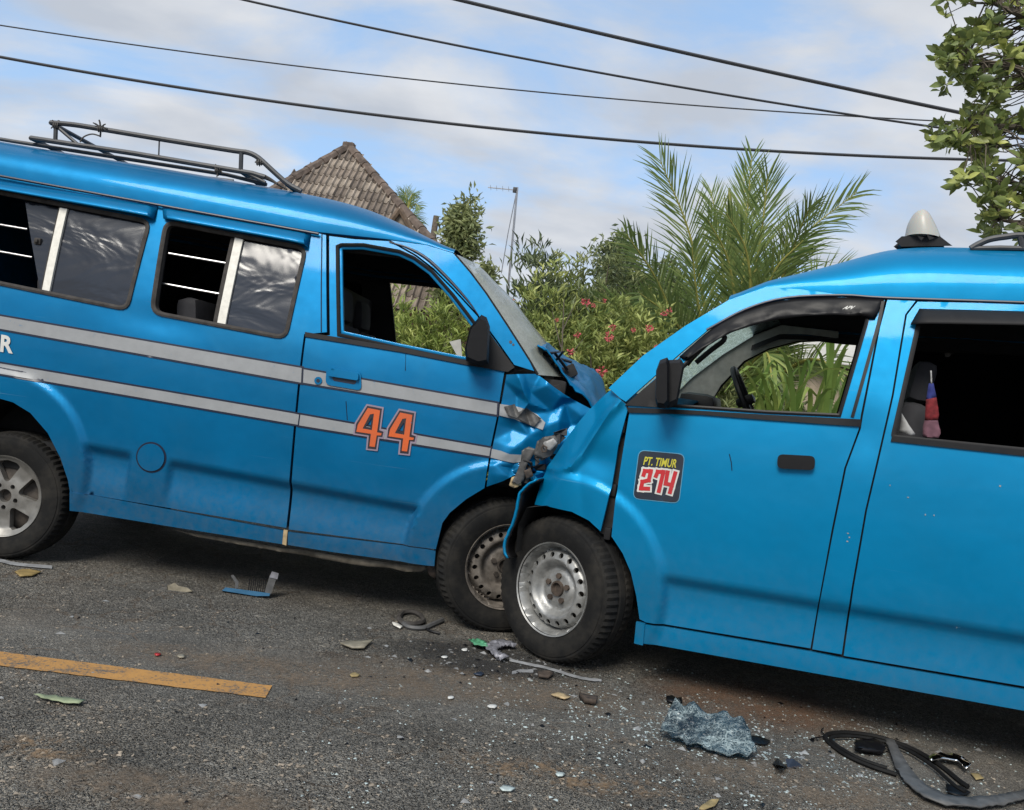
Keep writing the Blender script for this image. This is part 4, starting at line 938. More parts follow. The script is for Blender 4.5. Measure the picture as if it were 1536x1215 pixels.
# thin light edge strip behind the door window (blue frame), belt strip
Rv.panel('belt_strip', Rv.poly([(940, 611), (1050, 616), (1150, 622), (1292, 629), (1291, 640), (1150, 630), (1050, 622), (944, 619)]), mat='black', off=.010, rim=.02, gap=0, parent=Rdoor)
Rv.panel('belt_strip', Rv.poly([(1338, 654), (1536, 675), ('L', USE - .08, wz0), ('L', USE - .08, wz0 - .025), (1536, 684), (1336, 662)]), mat='black', off=.008, rim=.02, gap=0, parent=Rslide)
Rv.panel('window_edge', Rv.poly([(1322, 452), (1327, 452), (1320, 488), (1281, 626), (1276, 625), (1315, 486)]), mat='black', off=.006, rim=.01, gap=0, parent=Rdoor)
# rain guards
visor(Rv, 'rain_guard', [(1019, 535), (1072, 490), (1119, 466), (1179, 450), (1264, 446), (1327, 449)], [(1029, 541), (1064, 518), (1102, 498), (1158, 482), (1222, 474), (1286, 475), (1312, 480)], .003, .024, 'black', wave=.016, n=46)
visor(Rv, 'rain_guard', [(1379, 463), (1536, 467), (1700, 472)], [(1365, 487), (1536, 490), (1700, 494)], .003, .05, 'trim', n=30)
Rv.text('lettering', 'APV', [(1267, 461), (1283, 461), (1280, 466), (1263, 466)], 'decal_w', .045, Rdoor, bold=.02, shear=.3)
gpt = [(1060, 495), (1119, 464), (1179, 447), (1264, 443), (1331, 447), (1536, 454), (1750, 463)]
Rv.tube('drip_rail', [Rv.to3(*Rv.p(q), float(Rv.y_of(*Rv.p(q))) - .002) for q in smooth_path(gpt, 4)], .006, 'navy')
# handle with cup
Rv.panel('handle_cup', [round_poly(Rv.poly([(1166, 690), (1222, 695), (1219, 721), (1170, 716)]), .035)], mat='paint_r', off=-.003, rim=0, gap=0, step=.012, parent=Rdoor)
hp = round_poly(Rv.poly([(1167, 681), (1223, 684), (1222, 705), (1166, 702)]), .022); Rv.panel('door_handle', [hp], mat='black', off=.026, rim=.025, gap=0, step=.012, parent=Rdoor)
# sticker
def sk(x, y): return (930 + x / 11.04, 660 + y / 11.04)
box = round_poly(Rv.poly([sk(322, 172), sk(1068, 240), sk(972, 1042), sk(222, 962)]), .026)
Rv.panel('sticker_edge', [inset(box, -.003)], mat='edge', off=.002, rim=0, gap=0, parent=Rdoor); Rv.panel('sticker', [box], mat='decal_n', off=.003, rim=0, gap=0, parent=Rdoor)
Rv.text('sticker_lettering', 'PT. TIMUR', [sk(418, 275), sk(962, 322), sk(930, 462), sk(385, 412)], 'decal_y', .0045, Rdoor, bold=.022, shear=0)
digs = [[(395, 575), (415, 512), (515, 515), (480, 665), (375, 690), (352, 800), (470, 805)], [(600, 592), (628, 525), (722, 528), (648, 842)], [(792, 535), (758, 722), (865, 742)], [(918, 550), (832, 860)]]
S_ = lambda pl, wd: [[Rv.p(sk(*q)) for q in pg] for d in pl for pg in stroke(d, wd)]
Rv.panel('sticker_digit_border', S_(digs, 122), mat='decal_w', off=.0045, rim=0, gap=0, step=.03, parent=Rdoor)
Rv.panel('sticker_digit', S_(digs, 66), mat='decal_r', off=.006, rim=0, gap=0, step=.03, parent=Rdoor)
Rv.panel('rocker_end_cap', Rv.poly([(956, 931), (969, 934), (966, 966), (953, 963)]), off=.012, rim=.02, gap=0)
# chips of paint
mb = MB()
for px in ((1272, 800), (1274, 806), (1271, 812), (1335, 728), (1362, 746), (1401, 773), (1388, 772), (1500, 729), (1143, 979)):
    uz = Rv.p(px); q = Vector(Rv.to3(uz[0], uz[1], float(Rv.y_of(*uz)) - .001)); mb.box(q, (random.uniform(.003, .007), .002, random.uniform(.003, .008)))
mb.build('paint_chips', 'foil_grey', Rv.root)
Rv.tube('scratch', [Rv.to3(*Rv.p(q), float(Rv.y_of(*Rv.p(q)))) for q in ((1094, 681), (1097, 694), (1098, 706))], .002, 'navy', 4, parent=Rdoor)
# roof and screen
Rv.roof([(1080, 464), (1093, 457), (1120, 446), (1150, 435), (1200, 435), (1264, 442), (1331, 446), (1536, 453), ('L', 3.22, gz)], [(1080, 464), (1093, 456), (1120, 442.5), (1153, 427), (1222, 407), (1286, 387), (1333, 374), (1392, 370), (1536, 373), ('L', 3.2, float(Rv.plane((1536, 373), .45)[1]) - .03)], Rv.p((1092, 457))[0], 3.22, n=90)
rs_px = [(1150, 431), (1093, 452), (1029, 490), (965, 535), (914, 584)]
Rv.screen(rs_px, -.03, 'windscreen', 'screen_crazed')
# gap between wing and door: dark pillar with bits
Rv.panel('hinge_pillar', Rv.poly([(930, 600), (950, 612), (940, 690), (932, 760), (925, 812), (896, 800), (908, 740), (920, 660)]), mat='dark', off=-.05, rim=0, gap=0)
hg = MB()
for px in ((934, 640), (920, 735), (912, 800)): hg.box(Vector(Rv.pt(px, .045)), (.03, .03, .055), None, .006)
hg.build('door_hinge', 'trim', Rv.root)
# nose: swept inward from the wing's front edge and crushed
edge_px = resample([np.array(q, float) for q in [(912, 584), (896, 597), (879, 612), (860, 634), (840, 659), (824, 680), (807, 701), (797, 728), (790, 760)]], 7, False)
u_, z_ = np.array([Rv.p(tuple(q)) for q in edge_px]).T; uu, zz, yy = wing_def()(u_, z_, Rv.y_of(u_, z_)); V = []; K = 26; n = len(uu)
for i in range(n):
    for k in range(K + 1):
        t = k / K; y = yy[i] + (1.50 - yy[i]) * t; cr = .02 * math.sin(min(1, t * 6) * math.pi) * -1 + .26 * float(sst((t - .06) / .35)) + .03 * ridged((i * .12, t * 4, 6)) * min(1, t * 6)
        V.append(Rv.to3(uu[i] + cr + .002, zz[i], y))
mesh_obj('bonnet', V, [(i * (K + 1) + k, (i + 1) * (K + 1) + k, (i + 1) * (K + 1) + k + 1, i * (K + 1) + k + 1) for i in range(n - 1) for k in range(K)], 'paint_r', Rv.root)
# torn bumper sheet hanging in front of the wheel
bl = smooth_path([(803, 718), (788, 728), (777, 741), (773, 762), (766, 787), (757, 806), (754, 824), (759, 838)], 4); V = []; W_ = []
for i, q in enumerate(bl):
    a_ = np.array(Rv.pt(tuple(q), .06)); w_ = .006 * noise.noise(Vector((i * .6, 0, 0)))
    for k in range(9): t = k / 8; V.append(a_ + np.array([w_ + .02 * t, .30 * t, .01 * t])); W_.append(a_ + np.array([w_ + .014 + .02 * t, .004 + .30 * t, .01 * t]))
Fc = [(i * 9 + k, i * 9 + k + 1, (i + 1) * 9 + k + 1, (i + 1) * 9 + k) for i in range(len(bl) - 1) for k in range(8)]
o = mesh_obj('torn_bumper', V, Fc, 'paint_r', Rv.root); o.modifiers.new('t', 'SOLIDIFY').thickness = .010
o2 = mesh_obj('bumper_lining', W_, Fc, 'black', o); o2.modifiers.new('t', 'SOLIDIFY').thickness = .006
# wells, underbody
Rv.well(Rv.poly([(775, 830), (778, 790), (790, 765), (818, 762), (857, 769), (884, 782), (902, 798), (918, 806), (935, 831), (947, 858), (955, 893), (958, 940)]), y0=.05, y1=.5); Rv.well(arch2)
ub = MB(); ub.box(Vector(Rv.to3(1.75, sz + .02, .82)), (2.85, 1.45, .14), Matrix.Rotation(Rv.b, 3, 'Y'), .02); ub.build('underbody', 'dark', Rv.root)
eb = MB(); eb.box(Vector(Rv.to3(.12, .72, .80)), (.42, 1.15, .6), None, .06); eb.build('engine_bay', 'dark', Rv.root)
# mirror
Rv.panel('mirror_sail', Rv.poly([(938, 608), (1021, 536), (1016, 575), (1003, 612)]), mat='trim', off=.010, rim=.02, gap=0, parent=Rdoor)
for nm, mat, q, y0, y1 in (('side_mirror', 'black', [(990, 540), (1001, 536), (1004, 542), (1004, 606), (998, 613), (986, 611), (983, 600), (984, 556)], -.20, -.06), ('mirror_back', 'trim', [(1002, 540), (1022, 539), (1027, 548), (1016, 606), (1003, 612)], -.14, .0)):
    mb = MB(); fr_ = [Vector(Rv.pt(p_, y0)) for p_ in q]; bk = [Vector(Rv.pt(p_, y1)) for p_ in q]; cen = sum(fr_, Vector()) / len(fr_); n = len(q)
    f2 = [cen + (p_ - cen) * .80 + Vector((0, -.022, 0)) for p_ in fr_]
    mb.add(f2 + fr_ + bk, [tuple(range(n))] + [(i, (i + 1) % n, n + (i + 1) % n, n + i) for i in range(n)] + [(n + i, n + (i + 1) % n, 2 * n + (i + 1) % n, 2 * n + i) for i in range(n)] + [tuple(2 * n + i for i in range(n))[::-1]])
    mb.build(nm, mat, Rdoor)
# beacon and roof rail
bc = [Vector(Rv.pt(q, .50)) for q in ((1346, 366), (1352, 361), (1405, 360), (1418, 370), (1352, 371))]
def ext(pl, dy, mat, name, bev=.0):
    n = len(pl); a_ = [p_ - Vector((0, dy / 2, 0)) for p_ in pl]; b_ = [p_ + Vector((0, dy / 2, 0)) for p_ in pl]; mb = MB()
    mb.add(a_ + b_, [tuple(range(n)), tuple(n + i for i in range(n))[::-1]] + [(i, (i + 1) % n, n + (i + 1) % n, n + i) for i in range(n)]); o = mb.build(name, mat, Rv.root)
    if bev: m_ = o.modifiers.new('b', 'BEVEL'); m_.width = bev; m_.segments = 3
    return o
def milky():
    m = NT('milky_plastic'); m.set(Base_Color=(.40, .39, .35), Roughness=.4, Subsurface_Weight=.2); return m.m
M['milky'] = milky()
ext(bc, .11, 'black', 'roof_lamp_base', .008)
pl = [Vector(Rv.pt(q, .50)) for q in smooth_path([(1357, 356), (1361, 338), (1370, 322), (1380, 317), (1391, 319), (1401, 334), (1412, 358)], 5)]
V = []; K = 14; cxm = (pl[0] + pl[-1]) / 2
for p_ in pl:
    hgt = max(0, (p_.z - pl[0].z)) / (max(q.z for q in pl) - pl[0].z); ww = .10 * (1 - hgt ** 2.2) ** .5 + .004
    for k in range(K + 1): t = math.pi * k / K - math.pi / 2; V.append(Vector((p_.x, p_.y + ww * math.sin(t), p_.z - 0.0)))
pm = len(pl)
mb = MB(); loops = []
zs_ = np.linspace(0, 1, 12); zlo = min(pl[0].z, pl[-1].z); zhi = max(q.z for q in pl)
lx = [q.x for q in pl]; lz = [q.z for q in pl]; itop = int(np.argmax(lz))
for t in zs_:
    z = zlo + (zhi - zlo) * (1 - (1 - t) ** 1.6); xl = np.interp(z, lz[:itop + 1], lx[:itop + 1]); xr = np.interp(-z, [-q for q in lz[itop:]], lx[itop:])
    cx_, rx = (xl + xr) / 2, max(.002, (xr - xl) / 2); ry = max(.002, .095 * math.sqrt(max(0, 1 - (t * .985) ** 2)))
    loops.append([(cx_ + rx * math.cos(q), pl[0].y + ry * math.sin(q), z) for q in np.linspace(0, 2 * math.pi, 25)[:-1]])
mb.add([p_ for l_ in loops for p_ in l_], [(i * 24 + j, i * 24 + (j + 1) % 24, (i + 1) * 24 + (j + 1) % 24, (i + 1) * 24 + j) for i in range(11) for j in range(24)]); mb.build('roof_lamp_dome', 'milky', Rv.root)
for q in ([(1376, 354), (1386, 356), (1382, 361)], [(1390, 352), (1402, 357), (1394, 360)]): ext([Vector(Rv.pt(p_, .40)) for p_ in q], .004, 'black', 'broken_lamp_edge')
rr_ = MB(); rr_.tube([Rv.pt(q, .30) for q in smooth_path([(1456, 373), (1468, 366), (1485, 359), (1510, 355), (1536, 353), (1640, 355), (1760, 360)], 4)], .013, 8); rr_.tube([Rv.pt(q, .30) for q in ((1456, 373), (1500, 372), (1760, 378))], .011, 8)
rr_.tube([Rv.pt((1530, 354), .30), Rv.pt((1534, 372), .30)], .012, 8); rr_.build('roof_rail', 'rack', Rv.root)
# interior
fl = MB(); fl.box(Vector(Rv.to3(1.75, .5, .82)), (2.8, 1.45, .04)); fl.build('cabin_floor', 'liner', Rv.root)
ud_ = Rv.p((1000, 600))[0]
db = MB(); db.box(Vector(Rv.to3(ud_ + .02, 1.02, .82)), (.42, 1.42, .26), Matrix.Rotation(R(6), 3, 'Y'), .06); db.build('dashboard', 'liner', Rv.root)
dt = MB(); dt.box(Vector(Rv.to3(ud_ - .04, 1.155, .82)), (.36, 1.38, .03), None, .01); dt.build('dashboard_top', 'greytrim', Rv.root)
hd = MB(); uzh = Rv.plane((1050, 606), 1.1); hd.box(Vector(Rv.to3(uzh[0], uzh[1] - .01, 1.1)), (.20, .36, .13), None, .05); hd.build('instrument_hood', 'black', Rv.root)
sw = MB(); uzs = Rv.plane((1118, 607), 1.12); c = Vector(Rv.to3(uzs[0], uzs[1] + .02, 1.12)); tilt = Matrix.Rotation(R(62), 3, 'Y')
sw.tube([c + tilt @ Vector((.185 * math.cos(t), .185 * math.sin(t), 0)) for t in np.linspace(0, 2 * math.pi, 29)], .017, 8, False)
for t in (.5, 2.6, 4.7): sw.tube([c, c + tilt @ Vector((.18 * math.cos(t), .18 * math.sin(t), 0))], .012, 6)
sw.box(c, (.05, .12, .10), tilt, .02); sw.build('steering_wheel', 'black', Rv.root)
apt = [Rv.p(q) for q in ((918, 581), (967, 536), (1031, 491), (1095, 454), (1150, 434), (1264, 445), (1264, 457), (1180, 463), (1122, 478), (1072, 503), (1023, 551), (985, 610), (935, 606))]
Rv.panel('pillar_trim', apt, mat='greytrim', off=-.062, rim=.02, gap=0, far=True)
Rv.tube('grab_handle', [Rv.pt(q, .20) for q in smooth_path([(1030, 547), (1040, 535), (1062, 514), (1082, 502), (1086, 510), (1068, 524), (1044, 544)], 3)], .012, 'black')
seat(Rv, Rv.p((1345, 560))[0] + .05, .48, .72, R(8), -1); seat(Rv, Rv.p((1345, 560))[0] + .10, 1.2, .72, R(8), -1)
bs = MB(); bs.box(Vector(Rv.to3(2.35, 1.0, .82)), (.12, 1.25, .8), Matrix.Rotation(R(8), 3, 'Y'), .05); bs.build('bench_seat', 'seat', Rv.root)
tp = MB(); tp.box(Vector(Rv.to3(3.21, 1.0, .82)), (.03, 1.5, 1.5), None, .01); tp.build('tail_panel', 'paint_r', Rv.root)
# wheels
Rv.wheel((836, 898), .333, .205, R(-24), 'steel', y_face=.05); Rv.wheel((836, 898), .333, .205, R(-24), 'steel', y_face=.05, far=True)
Rv.wheel(None, .325, .19, 0, 'steel', y_face=.06, uz=(RUR, .32)); Rv.wheel(None, .325, .19, 0, 'steel', y_face=.06, far=True, uz=(RUR, .32))
# pennant and cloth hanging inside the sliding-door window
M['cloth_b'] = simple('blue_cloth', (.02, .03, .16), .9); M['cloth_r'] = simple('red_cloth', (.15, .012, .016), .9, var=.4, scale=60); M['cloth_p'] = simple('pink_cloth', (.13, .06, .08), .9, var=.3, scale=40); M['cloth_w'] = simple('white_cloth', (.32, .32, .32), .9)
def cloth(par, name, q, y, mat, V_=Rv):
    P = [V_.plane(px, y) for px in q]; pts, T = cdt([resample(P, .015)], (), .015); yy = y + .008 * np.sin(pts[:, 0] * 90)
    W = np.array(V_.to3(pts[:, 0], pts[:, 1], yy)); Wm = np.array([V_.root.matrix_world_ @ Vector(k) for k in W]) if False else W
    o = mesh_obj(name, Wm, [tuple(t) for t in T], mat, par); o.modifiers.new('t', 'SOLIDIFY').thickness = .003; return o
bpy.context.view_layer.update()
pn = empty('pennant'); pn.matrix_world = Rv.root.matrix_world; tag(pn, 'small red, blue and pink pennant hanging inside the side window', 'pennant')
cloth(pn, 'blue_band', [(1393, 575), (1400, 575), (1405, 596), (1389, 599)], .13, 'cloth_b'); cloth(pn, 'red_band', [(1389, 599), (1405, 596), (1409, 622), (1407, 630), (1387, 630)], .13, 'cloth_r')
cloth(pn, 'pink_band', [(1387, 629), (1407, 629), (1411, 650), (1408, 657), (1384, 655), (1384, 640)], .132, 'cloth_p'); cloth(pn, 'cord', [(1395, 556), (1397, 556), (1398, 576), (1396, 576)], .13, 'cloth_w')
wc = empty('white_rag'); wc.matrix_world = Rv.root.matrix_world; tag(wc, 'white rag tucked in the corner of the side window', 'rag'); cloth(wc, 'cloth', [(1353, 620), (1362, 636), (1374, 652), (1366, 653), (1354, 648), (1349, 650)], .11, 'cloth_w')
# =================================================================== BACKGROUND
def leaf_mat(name, dark, mid, light, transl=.25, rough=.5):
    m = NT(name); at = m.n('ShaderNodeAttribute'); at.attribute_name = 'tone'
    c = m.ramp(at.outputs['Fac'], [(0.0, dark), (.5, mid), (1.0, light)])
    m.set(Base_Color=c, Roughness=rough, Specular_IOR_Level=.35)
    tr = m.n('ShaderNodeBsdfTranslucent'); m.l(m.mix(.5, c, tuple(min(1, x * 1.3) for x in light)), tr.inputs['Color'])
    mx_ = m.n('ShaderNodeMixShader'); mx_.inputs[0].default_value = transl
    m.l(m.b.outputs[0], mx_.inputs[1]); m.l(tr.outputs[0], mx_.inputs[2]); m.l(mx_.outputs[0], m.o.inputs[0]); return m.m
M['leaf_hedge'] = leaf_mat('hedge_leaves', (0.075, 0.115, 0.03), (0.25, 0.3, 0.085), (0.48, 0.5, 0.17))
M['leaf_bright'] = leaf_mat('bright_leaves', (0.1, 0.15, 0.035), (0.25, 0.32, 0.075), (0.42, 0.46, 0.14), .3)
M['leaf_dark'] = leaf_mat('dark_leaves', (0.045, 0.07, 0.038), (0.115, 0.15, 0.075), (0.23, 0.26, 0.12))
M['leaf_mid'] = leaf_mat('mid_leaves', (0.08, 0.11, 0.045), (0.19, 0.225, 0.09), (0.33, 0.35, 0.16))
M['leaf_big'] = leaf_mat('broad_leaves', (0.07, 0.1, 0.035), (0.18, 0.23, 0.07), (0.46, 0.48, 0.14), .22, .38)
M['leaf_palm'] = leaf_mat('palm_leaflets', (0.05, 0.1, 0.03), (0.15, 0.215, 0.07), (0.32, 0.36, 0.12), .22, .42)
M['strap'] = leaf_mat('strap_leaves', (.07, .13, .025), (.15, .23, .05), (.26, .32, .08), .3)
M['bark'] = simple('bark', (.11, .09, .07), .9, var=.4, scale=14, bump=.5, bscale=20)
M['rachis'] = simple('palm_rachis', (.26, .25, .06), .6, var=.2)
M['spear'] = simple('palm_spear', (.19, .20, .05), .6, var=.3)
M['husk'] = simple('dry_husk', (.20, .13, .06), .9, var=.4)
M['petal'] = simple('red_pink_petals', (.52, .10, .11), .6, var=.35, scale=90)

LEAF_V = np.array([[0, 0, 0], [.45, -.5, .12], [.5, 0, 0], [.45, .5, .12], [1, 0, -.10]])
LEAF_F = np.array([[0, 2, 4, 1], [0, 3, 4, 2]])
OVAL_V = np.array([[t, sx * w_, (.07 if sx else 0) * (1 if 0 < t < 1 else 0) - .10 * t * t] for t, w_ in ((0, .03), (.3, .42), (.66, .40), (1, .03)) for sx in (-1, 0, 1)])
OVAL_F = np.array([(r_ * 3 + k, r_ * 3 + k + 1, r_ * 3 + k + 4, r_ * 3 + k + 3) for r_ in range(3) for k in range(2)])
def add_tone(o, tone):
    a_ = o.data.attributes.new('tone', 'FLOAT', 'POINT'); a_.data.foreach_set('value', np.asarray(tone, dtype=np.float32)); return o
def frames(D, rng):
    D = D / (np.linalg.norm(D, axis=1, keepdims=True) + 1e-9); r_ = rng.normal(size=D.shape); r_[:, 2] *= .4
    S = np.cross(D, r_); S /= np.linalg.norm(S, axis=1, keepdims=True) + 1e-9; Nn = np.cross(S, D)
    fl = np.sign(Nn[:, 2:3]); fl[fl == 0] = 1; return D, S * fl, Nn * fl
def leaves(name, P, D, size, wr, mat, parent, tone, rng=RNG, kind=None, oval=False):
    D, S, Nn = frames(D, rng); n = len(P); T_ = OVAL_V if oval else LEAF_V; F_ = OVAL_F if oval else LEAF_F; nv = len(T_)
    V = P[:, None] + size[:, None, None] * (T_[None, :, 0:1] * D[:, None] + wr * T_[None, :, 1:2] * S[:, None] + T_[None, :, 2:3] * Nn[:, None])
    Fc = (F_[None] + (np.arange(n) * nv)[:, None, None]).reshape(-1, 4)
    o = mesh_obj(name, V.reshape(-1, 3), Fc, mat, parent, True, None); add_tone(o, np.repeat(tone, nv))
    if kind: o['kind'] = kind
    return o
def shrub(name, label, base, h, rad, n_ros, per, lsize, wr, mat, seed, group=None, stems=9, cat='shrub', up=.5, zlo=.12):
    rng = np.random.default_rng(seed); root = empty(name, (base[0], base[1], 0)); tag(root, label, cat, group)
    # rosette centres: noisy ellipsoid volume, denser to the outside
    d = rng.normal(size=(n_ros, 3)); d /= np.linalg.norm(d, axis=1, keepdims=True); d[:, 2] = np.abs(d[:, 2]) * 1.0 - .15
    rr = rng.uniform(.35, 1.0, n_ros) ** .55
    lump = np.array([1 + .35 * noise.noise(Vector((a * 1.6, b * 1.6, c * 1.6 + seed))) for a, b, c in d])
    C_ = d * (rr * lump)[:, None] * np.array([rad, rad * .8, h * .86]) + np.array([0, 0, h * .16]); C_[:, 2] = np.maximum(C_[:, 2], zlo + rng.uniform(0, .1, n_ros))
    P = np.repeat(C_, per, 0) + rng.normal(size=(n_ros * per, 3)) * lsize * .25
    D = rng.normal(size=P.shape); D[:, 2] = np.abs(D[:, 2]) * .6 + up; D += np.repeat(d, per, 0) * .5
    tone = np.clip(np.repeat(rng.normal(.5, .22, n_ros), per) + rng.normal(0, .12, n_ros * per), 0, 1)
    leaves('foliage', P, D, rng.uniform(.6, 1.25, len(P)) * lsize, wr, mat, root, tone, rng)
    mb = MB()
    for i in range(stems):
        c = C_[rng.integers(n_ros)]; b0 = np.array([rng.uniform(-.12, .12), rng.uniform(-.12, .12), -.02]); m_ = (b0 + c) / 2 + np.array([rng.uniform(-.1, .1), rng.uniform(-.1, .1), .12 * h])
        mb.tube([b0, m_, c], [.022, .014, .005], 6)
    mb.build('stem', 'bark', root); return root
def px_base(px, Y, py=600): p_ = at_depth(px, py, Y); return (p_[0], p_[1])

# ---- hedge row with red flowers
HEDGE = []
hs = [  # px, depth, height, radius, rosettes, leaf, wr, mat, up
    (818, 8.9, 2.90, 0.69, 884, .13, .16, 'leaf_dark', .7, 'tall narrow-leaved shrub with dark upright leaves beside the thin aerial mast'),
    (868, 9.0, 2.88, 0.74, 952, .12, .18, 'leaf_hedge', .6, 'tall leafy shrub topped with dark green leaf rosettes, next to the narrow-leaved one'),
    (805, 8.15, 2.48, 0.67, 952, .095, .24, 'leaf_hedge', .45, 'flowering shrub with red blossoms right behind the cracked windscreen'),
    (895, 8.1, 2.43, 0.76, 1156, .09, .25, 'leaf_hedge', .4, 'yellow-green flowering shrub with the most red blossoms, in the gap between the minibuses'),
    (985, 8.3, 2.48, 0.72, 986, .09, .25, 'leaf_hedge', .4, 'flowering shrub with pale red blossoms below the coconut palm'),
    (940, 9.6, 2.88, 0.78, 714, .11, .22, 'leaf_dark', .5, 'dark green shrub behind the red-flowered bushes'),
    (1050, 9.3, 2.48, 0.78, 714, .10, .22, 'leaf_mid', .5, 'green shrub at the foot of the coconut palm'),
    (735, 8.6, 1.95, .6, 714, .10, .22, 'leaf_bright', .5, 'bright green shrub behind the older minibus'),
    (640, 8.9, 2.28, 0.69, 714, .12, .17, 'leaf_bright', .4, 'yellow-green shrub seen through the open window above the number 44'),
    (575, 9.4, 2.28, 0.69, 544, .12, .18, 'leaf_bright', .4, 'leafy shrub in front of the brown house wall'),
    (1150, 9.6, 2.03, 0.84, 646, .10, .2, 'leaf_dark', .4, 'dark shrub seen through the sticker minibus, behind the strap-leaved clump'),
    (846, 9.5, 2.95, .62, 620, .12, .18, 'leaf_mid', .6, 'tall mid-green shrub rising between the two dark-topped shrubs'),
    (905, 9.3, 2.95, .66, 700, .11, .2, 'leaf_mid', .5, 'tall mid-green shrub directly in front of the dark distant trees'),
    (968, 9.2, 2.7, .62, 560, .10, .2, 'leaf_hedge', .5, 'yellow-green shrub filling the space beside the palm fronds'),
    (1330, 9.4, 1.98, 0.90, 510, .10, .22, 'leaf_mid', .4, 'round green shrub beside the white outbuilding'),
]
for i, (px, Y, h, rad, nr, ls, wr, mt, up, lab) in enumerate(hs):
    HEDGE.append((shrub('shrub' if i not in (2, 3, 4) else 'flowering_shrub', lab, px_base(px, Y, 480), h, rad, nr, 9, ls, wr, mt, 50 + i, None, 12, 'shrub', up), px, Y))
# flowers as parts of the nearest flowering shrub
for k, (px, py, s_) in enumerate([(878, 453, 1.0), (766, 451, .7), (857, 528, .9), (919, 491, .8), (913, 506, 1.0), (975, 492, .9), (866, 503, .7), (902, 557, 1.2), (996, 470, .7), (1004, 466, .6), (906, 451, .5), (890, 458, .5), (950, 495, .6), (985, 520, .6), (960, 540, .5), (835, 480, .5)]):
    j = {0: 3}.get(0) if False else min((2, 3, 4), key=lambda q: abs(HEDGE[q][1] - px)); root, _, Y = HEDGE[j]
    c = at_depth(px, py, Y - .62) - np.array(root.location); rng = np.random.default_rng(900 + k); n = 46
    d = rng.normal(size=(n, 3)); d /= np.linalg.norm(d, axis=1, keepdims=True); d[:, 1] -= .35
    fo = leaves('flower', c + d * .030 * s_ * rng.uniform(.2, 1, (n, 1)), d, rng.uniform(.016, .030, n) * s_, .6, 'petal', root, np.zeros(n), rng)
# grey bare stakes among the shrubs
for px, py0, py1, ql in ((858, 540, 450, 'thin crooked'),):
    a_, b_ = at_depth(px, py0, 7.45), at_depth(px - 12, py1, 7.5); a_[2] = 0
    mb = MB(); mb.tube([a_, (a_ + b_) / 2 + np.array([.03, 0, 0]), b_], [.012, .010, .004], 6); [mb.tube([a_ + (b_ - a_) * t, a_ + (b_ - a_) * (t + .12) + np.array([dx, -.03, .05])], [.006, .002], 5) for t, dx in ((.5, .14), (.62, -.12), (.7, .18), (.8, -.1), (.86, .1))]; tag(mb.build('dead_stem', 'bark'), ql + ' grey bare stem standing among the red-flowered shrubs', 'stake')

# ---- coconut palm
def frond(root, path, base, length_scale, nl=62, droop=.25, seed=0, llen=.5):
    rng = np.random.default_rng(seed); C_ = np.array(smooth_path([np.array(at_depth(*q)) - base for q in path], 10)); seg = np.linalg.norm(np.diff(C_, axis=0), axis=1); s_ = np.concatenate([[0], np.cumsum(seg)]); Lh = s_[-1]
    mb = MB(); mb.tube(list(C_), [.024 * (1 - i / len(C_)) + .004 for i in range(len(C_))], 6); V = []; Fc = []; tone = [1.0] * 0
    rach = mb
    ts = np.linspace(.16, .995, nl); LV = []; LF = []; TN = []
    view = np.array([0, 1.0, .1])
    for t in ts:
        p_ = np.array([np.interp(t * Lh, s_, C_[:, k]) for k in range(3)]); q_ = np.array([np.interp(min(Lh, t * Lh + .05), s_, C_[:, k]) for k in range(3)]); q0 = np.array([np.interp(t * Lh - .05, s_, C_[:, k]) for k in range(3)])
        tg = (q_ - q0); tg /= np.linalg.norm(tg); side = np.cross(tg, view); side /= np.linalg.norm(side) + 1e-9
        ll = llen * length_scale * (math.sin(math.pi * (.12 + .80 * t)) ** .6) * rng.uniform(.85, 1.12)
        for sg in (-1, 1):
            if rng.random() < .04: continue
            ang = R(58 - 34 * t + rng.normal(0, 5)); d = tg * math.cos(ang) + side * sg * math.sin(ang) + np.array([0, rng.normal(-.12, .14), rng.normal(.02, .05)]); d /= np.linalg.norm(d)
            nrm = np.cross(d, view); nrm /= np.linalg.norm(nrm) + 1e-9; wv = .0082 * rng.uniform(.8, 1.2); k = len(LV); cur = p_.copy(); dd = d.copy(); tn = float(np.clip(rng.normal(.45, .2), 0, 1))
            bent = rng.random() < .16
            for m_, wf in enumerate((.55, 1.0, .8, .06)):
                LV += [cur + nrm * wv * wf, cur - nrm * wv * wf]; TN += [tn, tn]
                cur = cur + dd * ll / 3; dd = dd + np.array([0, 0, -droop * (.4 + .6 * m_ / 2)]) * (3.2 if bent and m_ >= 1 else 1); dd /= np.linalg.norm(dd)
            LF += [(k + 2 * m_, k + 2 * m_ + 1, k + 2 * m_ + 3, k + 2 * m_ + 2) for m_ in range(3)]
    o = mesh_obj('frond', LV, np.array(LF), 'leaf_palm', root, True, None); add_tone(o, TN); rach.build('rachis', 'rachis', o); return o
PY = 10.2; pb = np.array([*px_base(1105, PY), 0]); palm = tag(empty('palm_tree', (pb[0], pb[1], 0)), 'young coconut palm with long arching feathery fronds rising behind the sticker minibus', 'palm tree')
tk = MB(); tk.tube([(0, 0, -.05), (.03, 0, .5), (.02, 0, 1.15), (0, 0, 1.5)], [.22, .17, .15, .10], 12); tk.build('trunk', 'bark', palm)
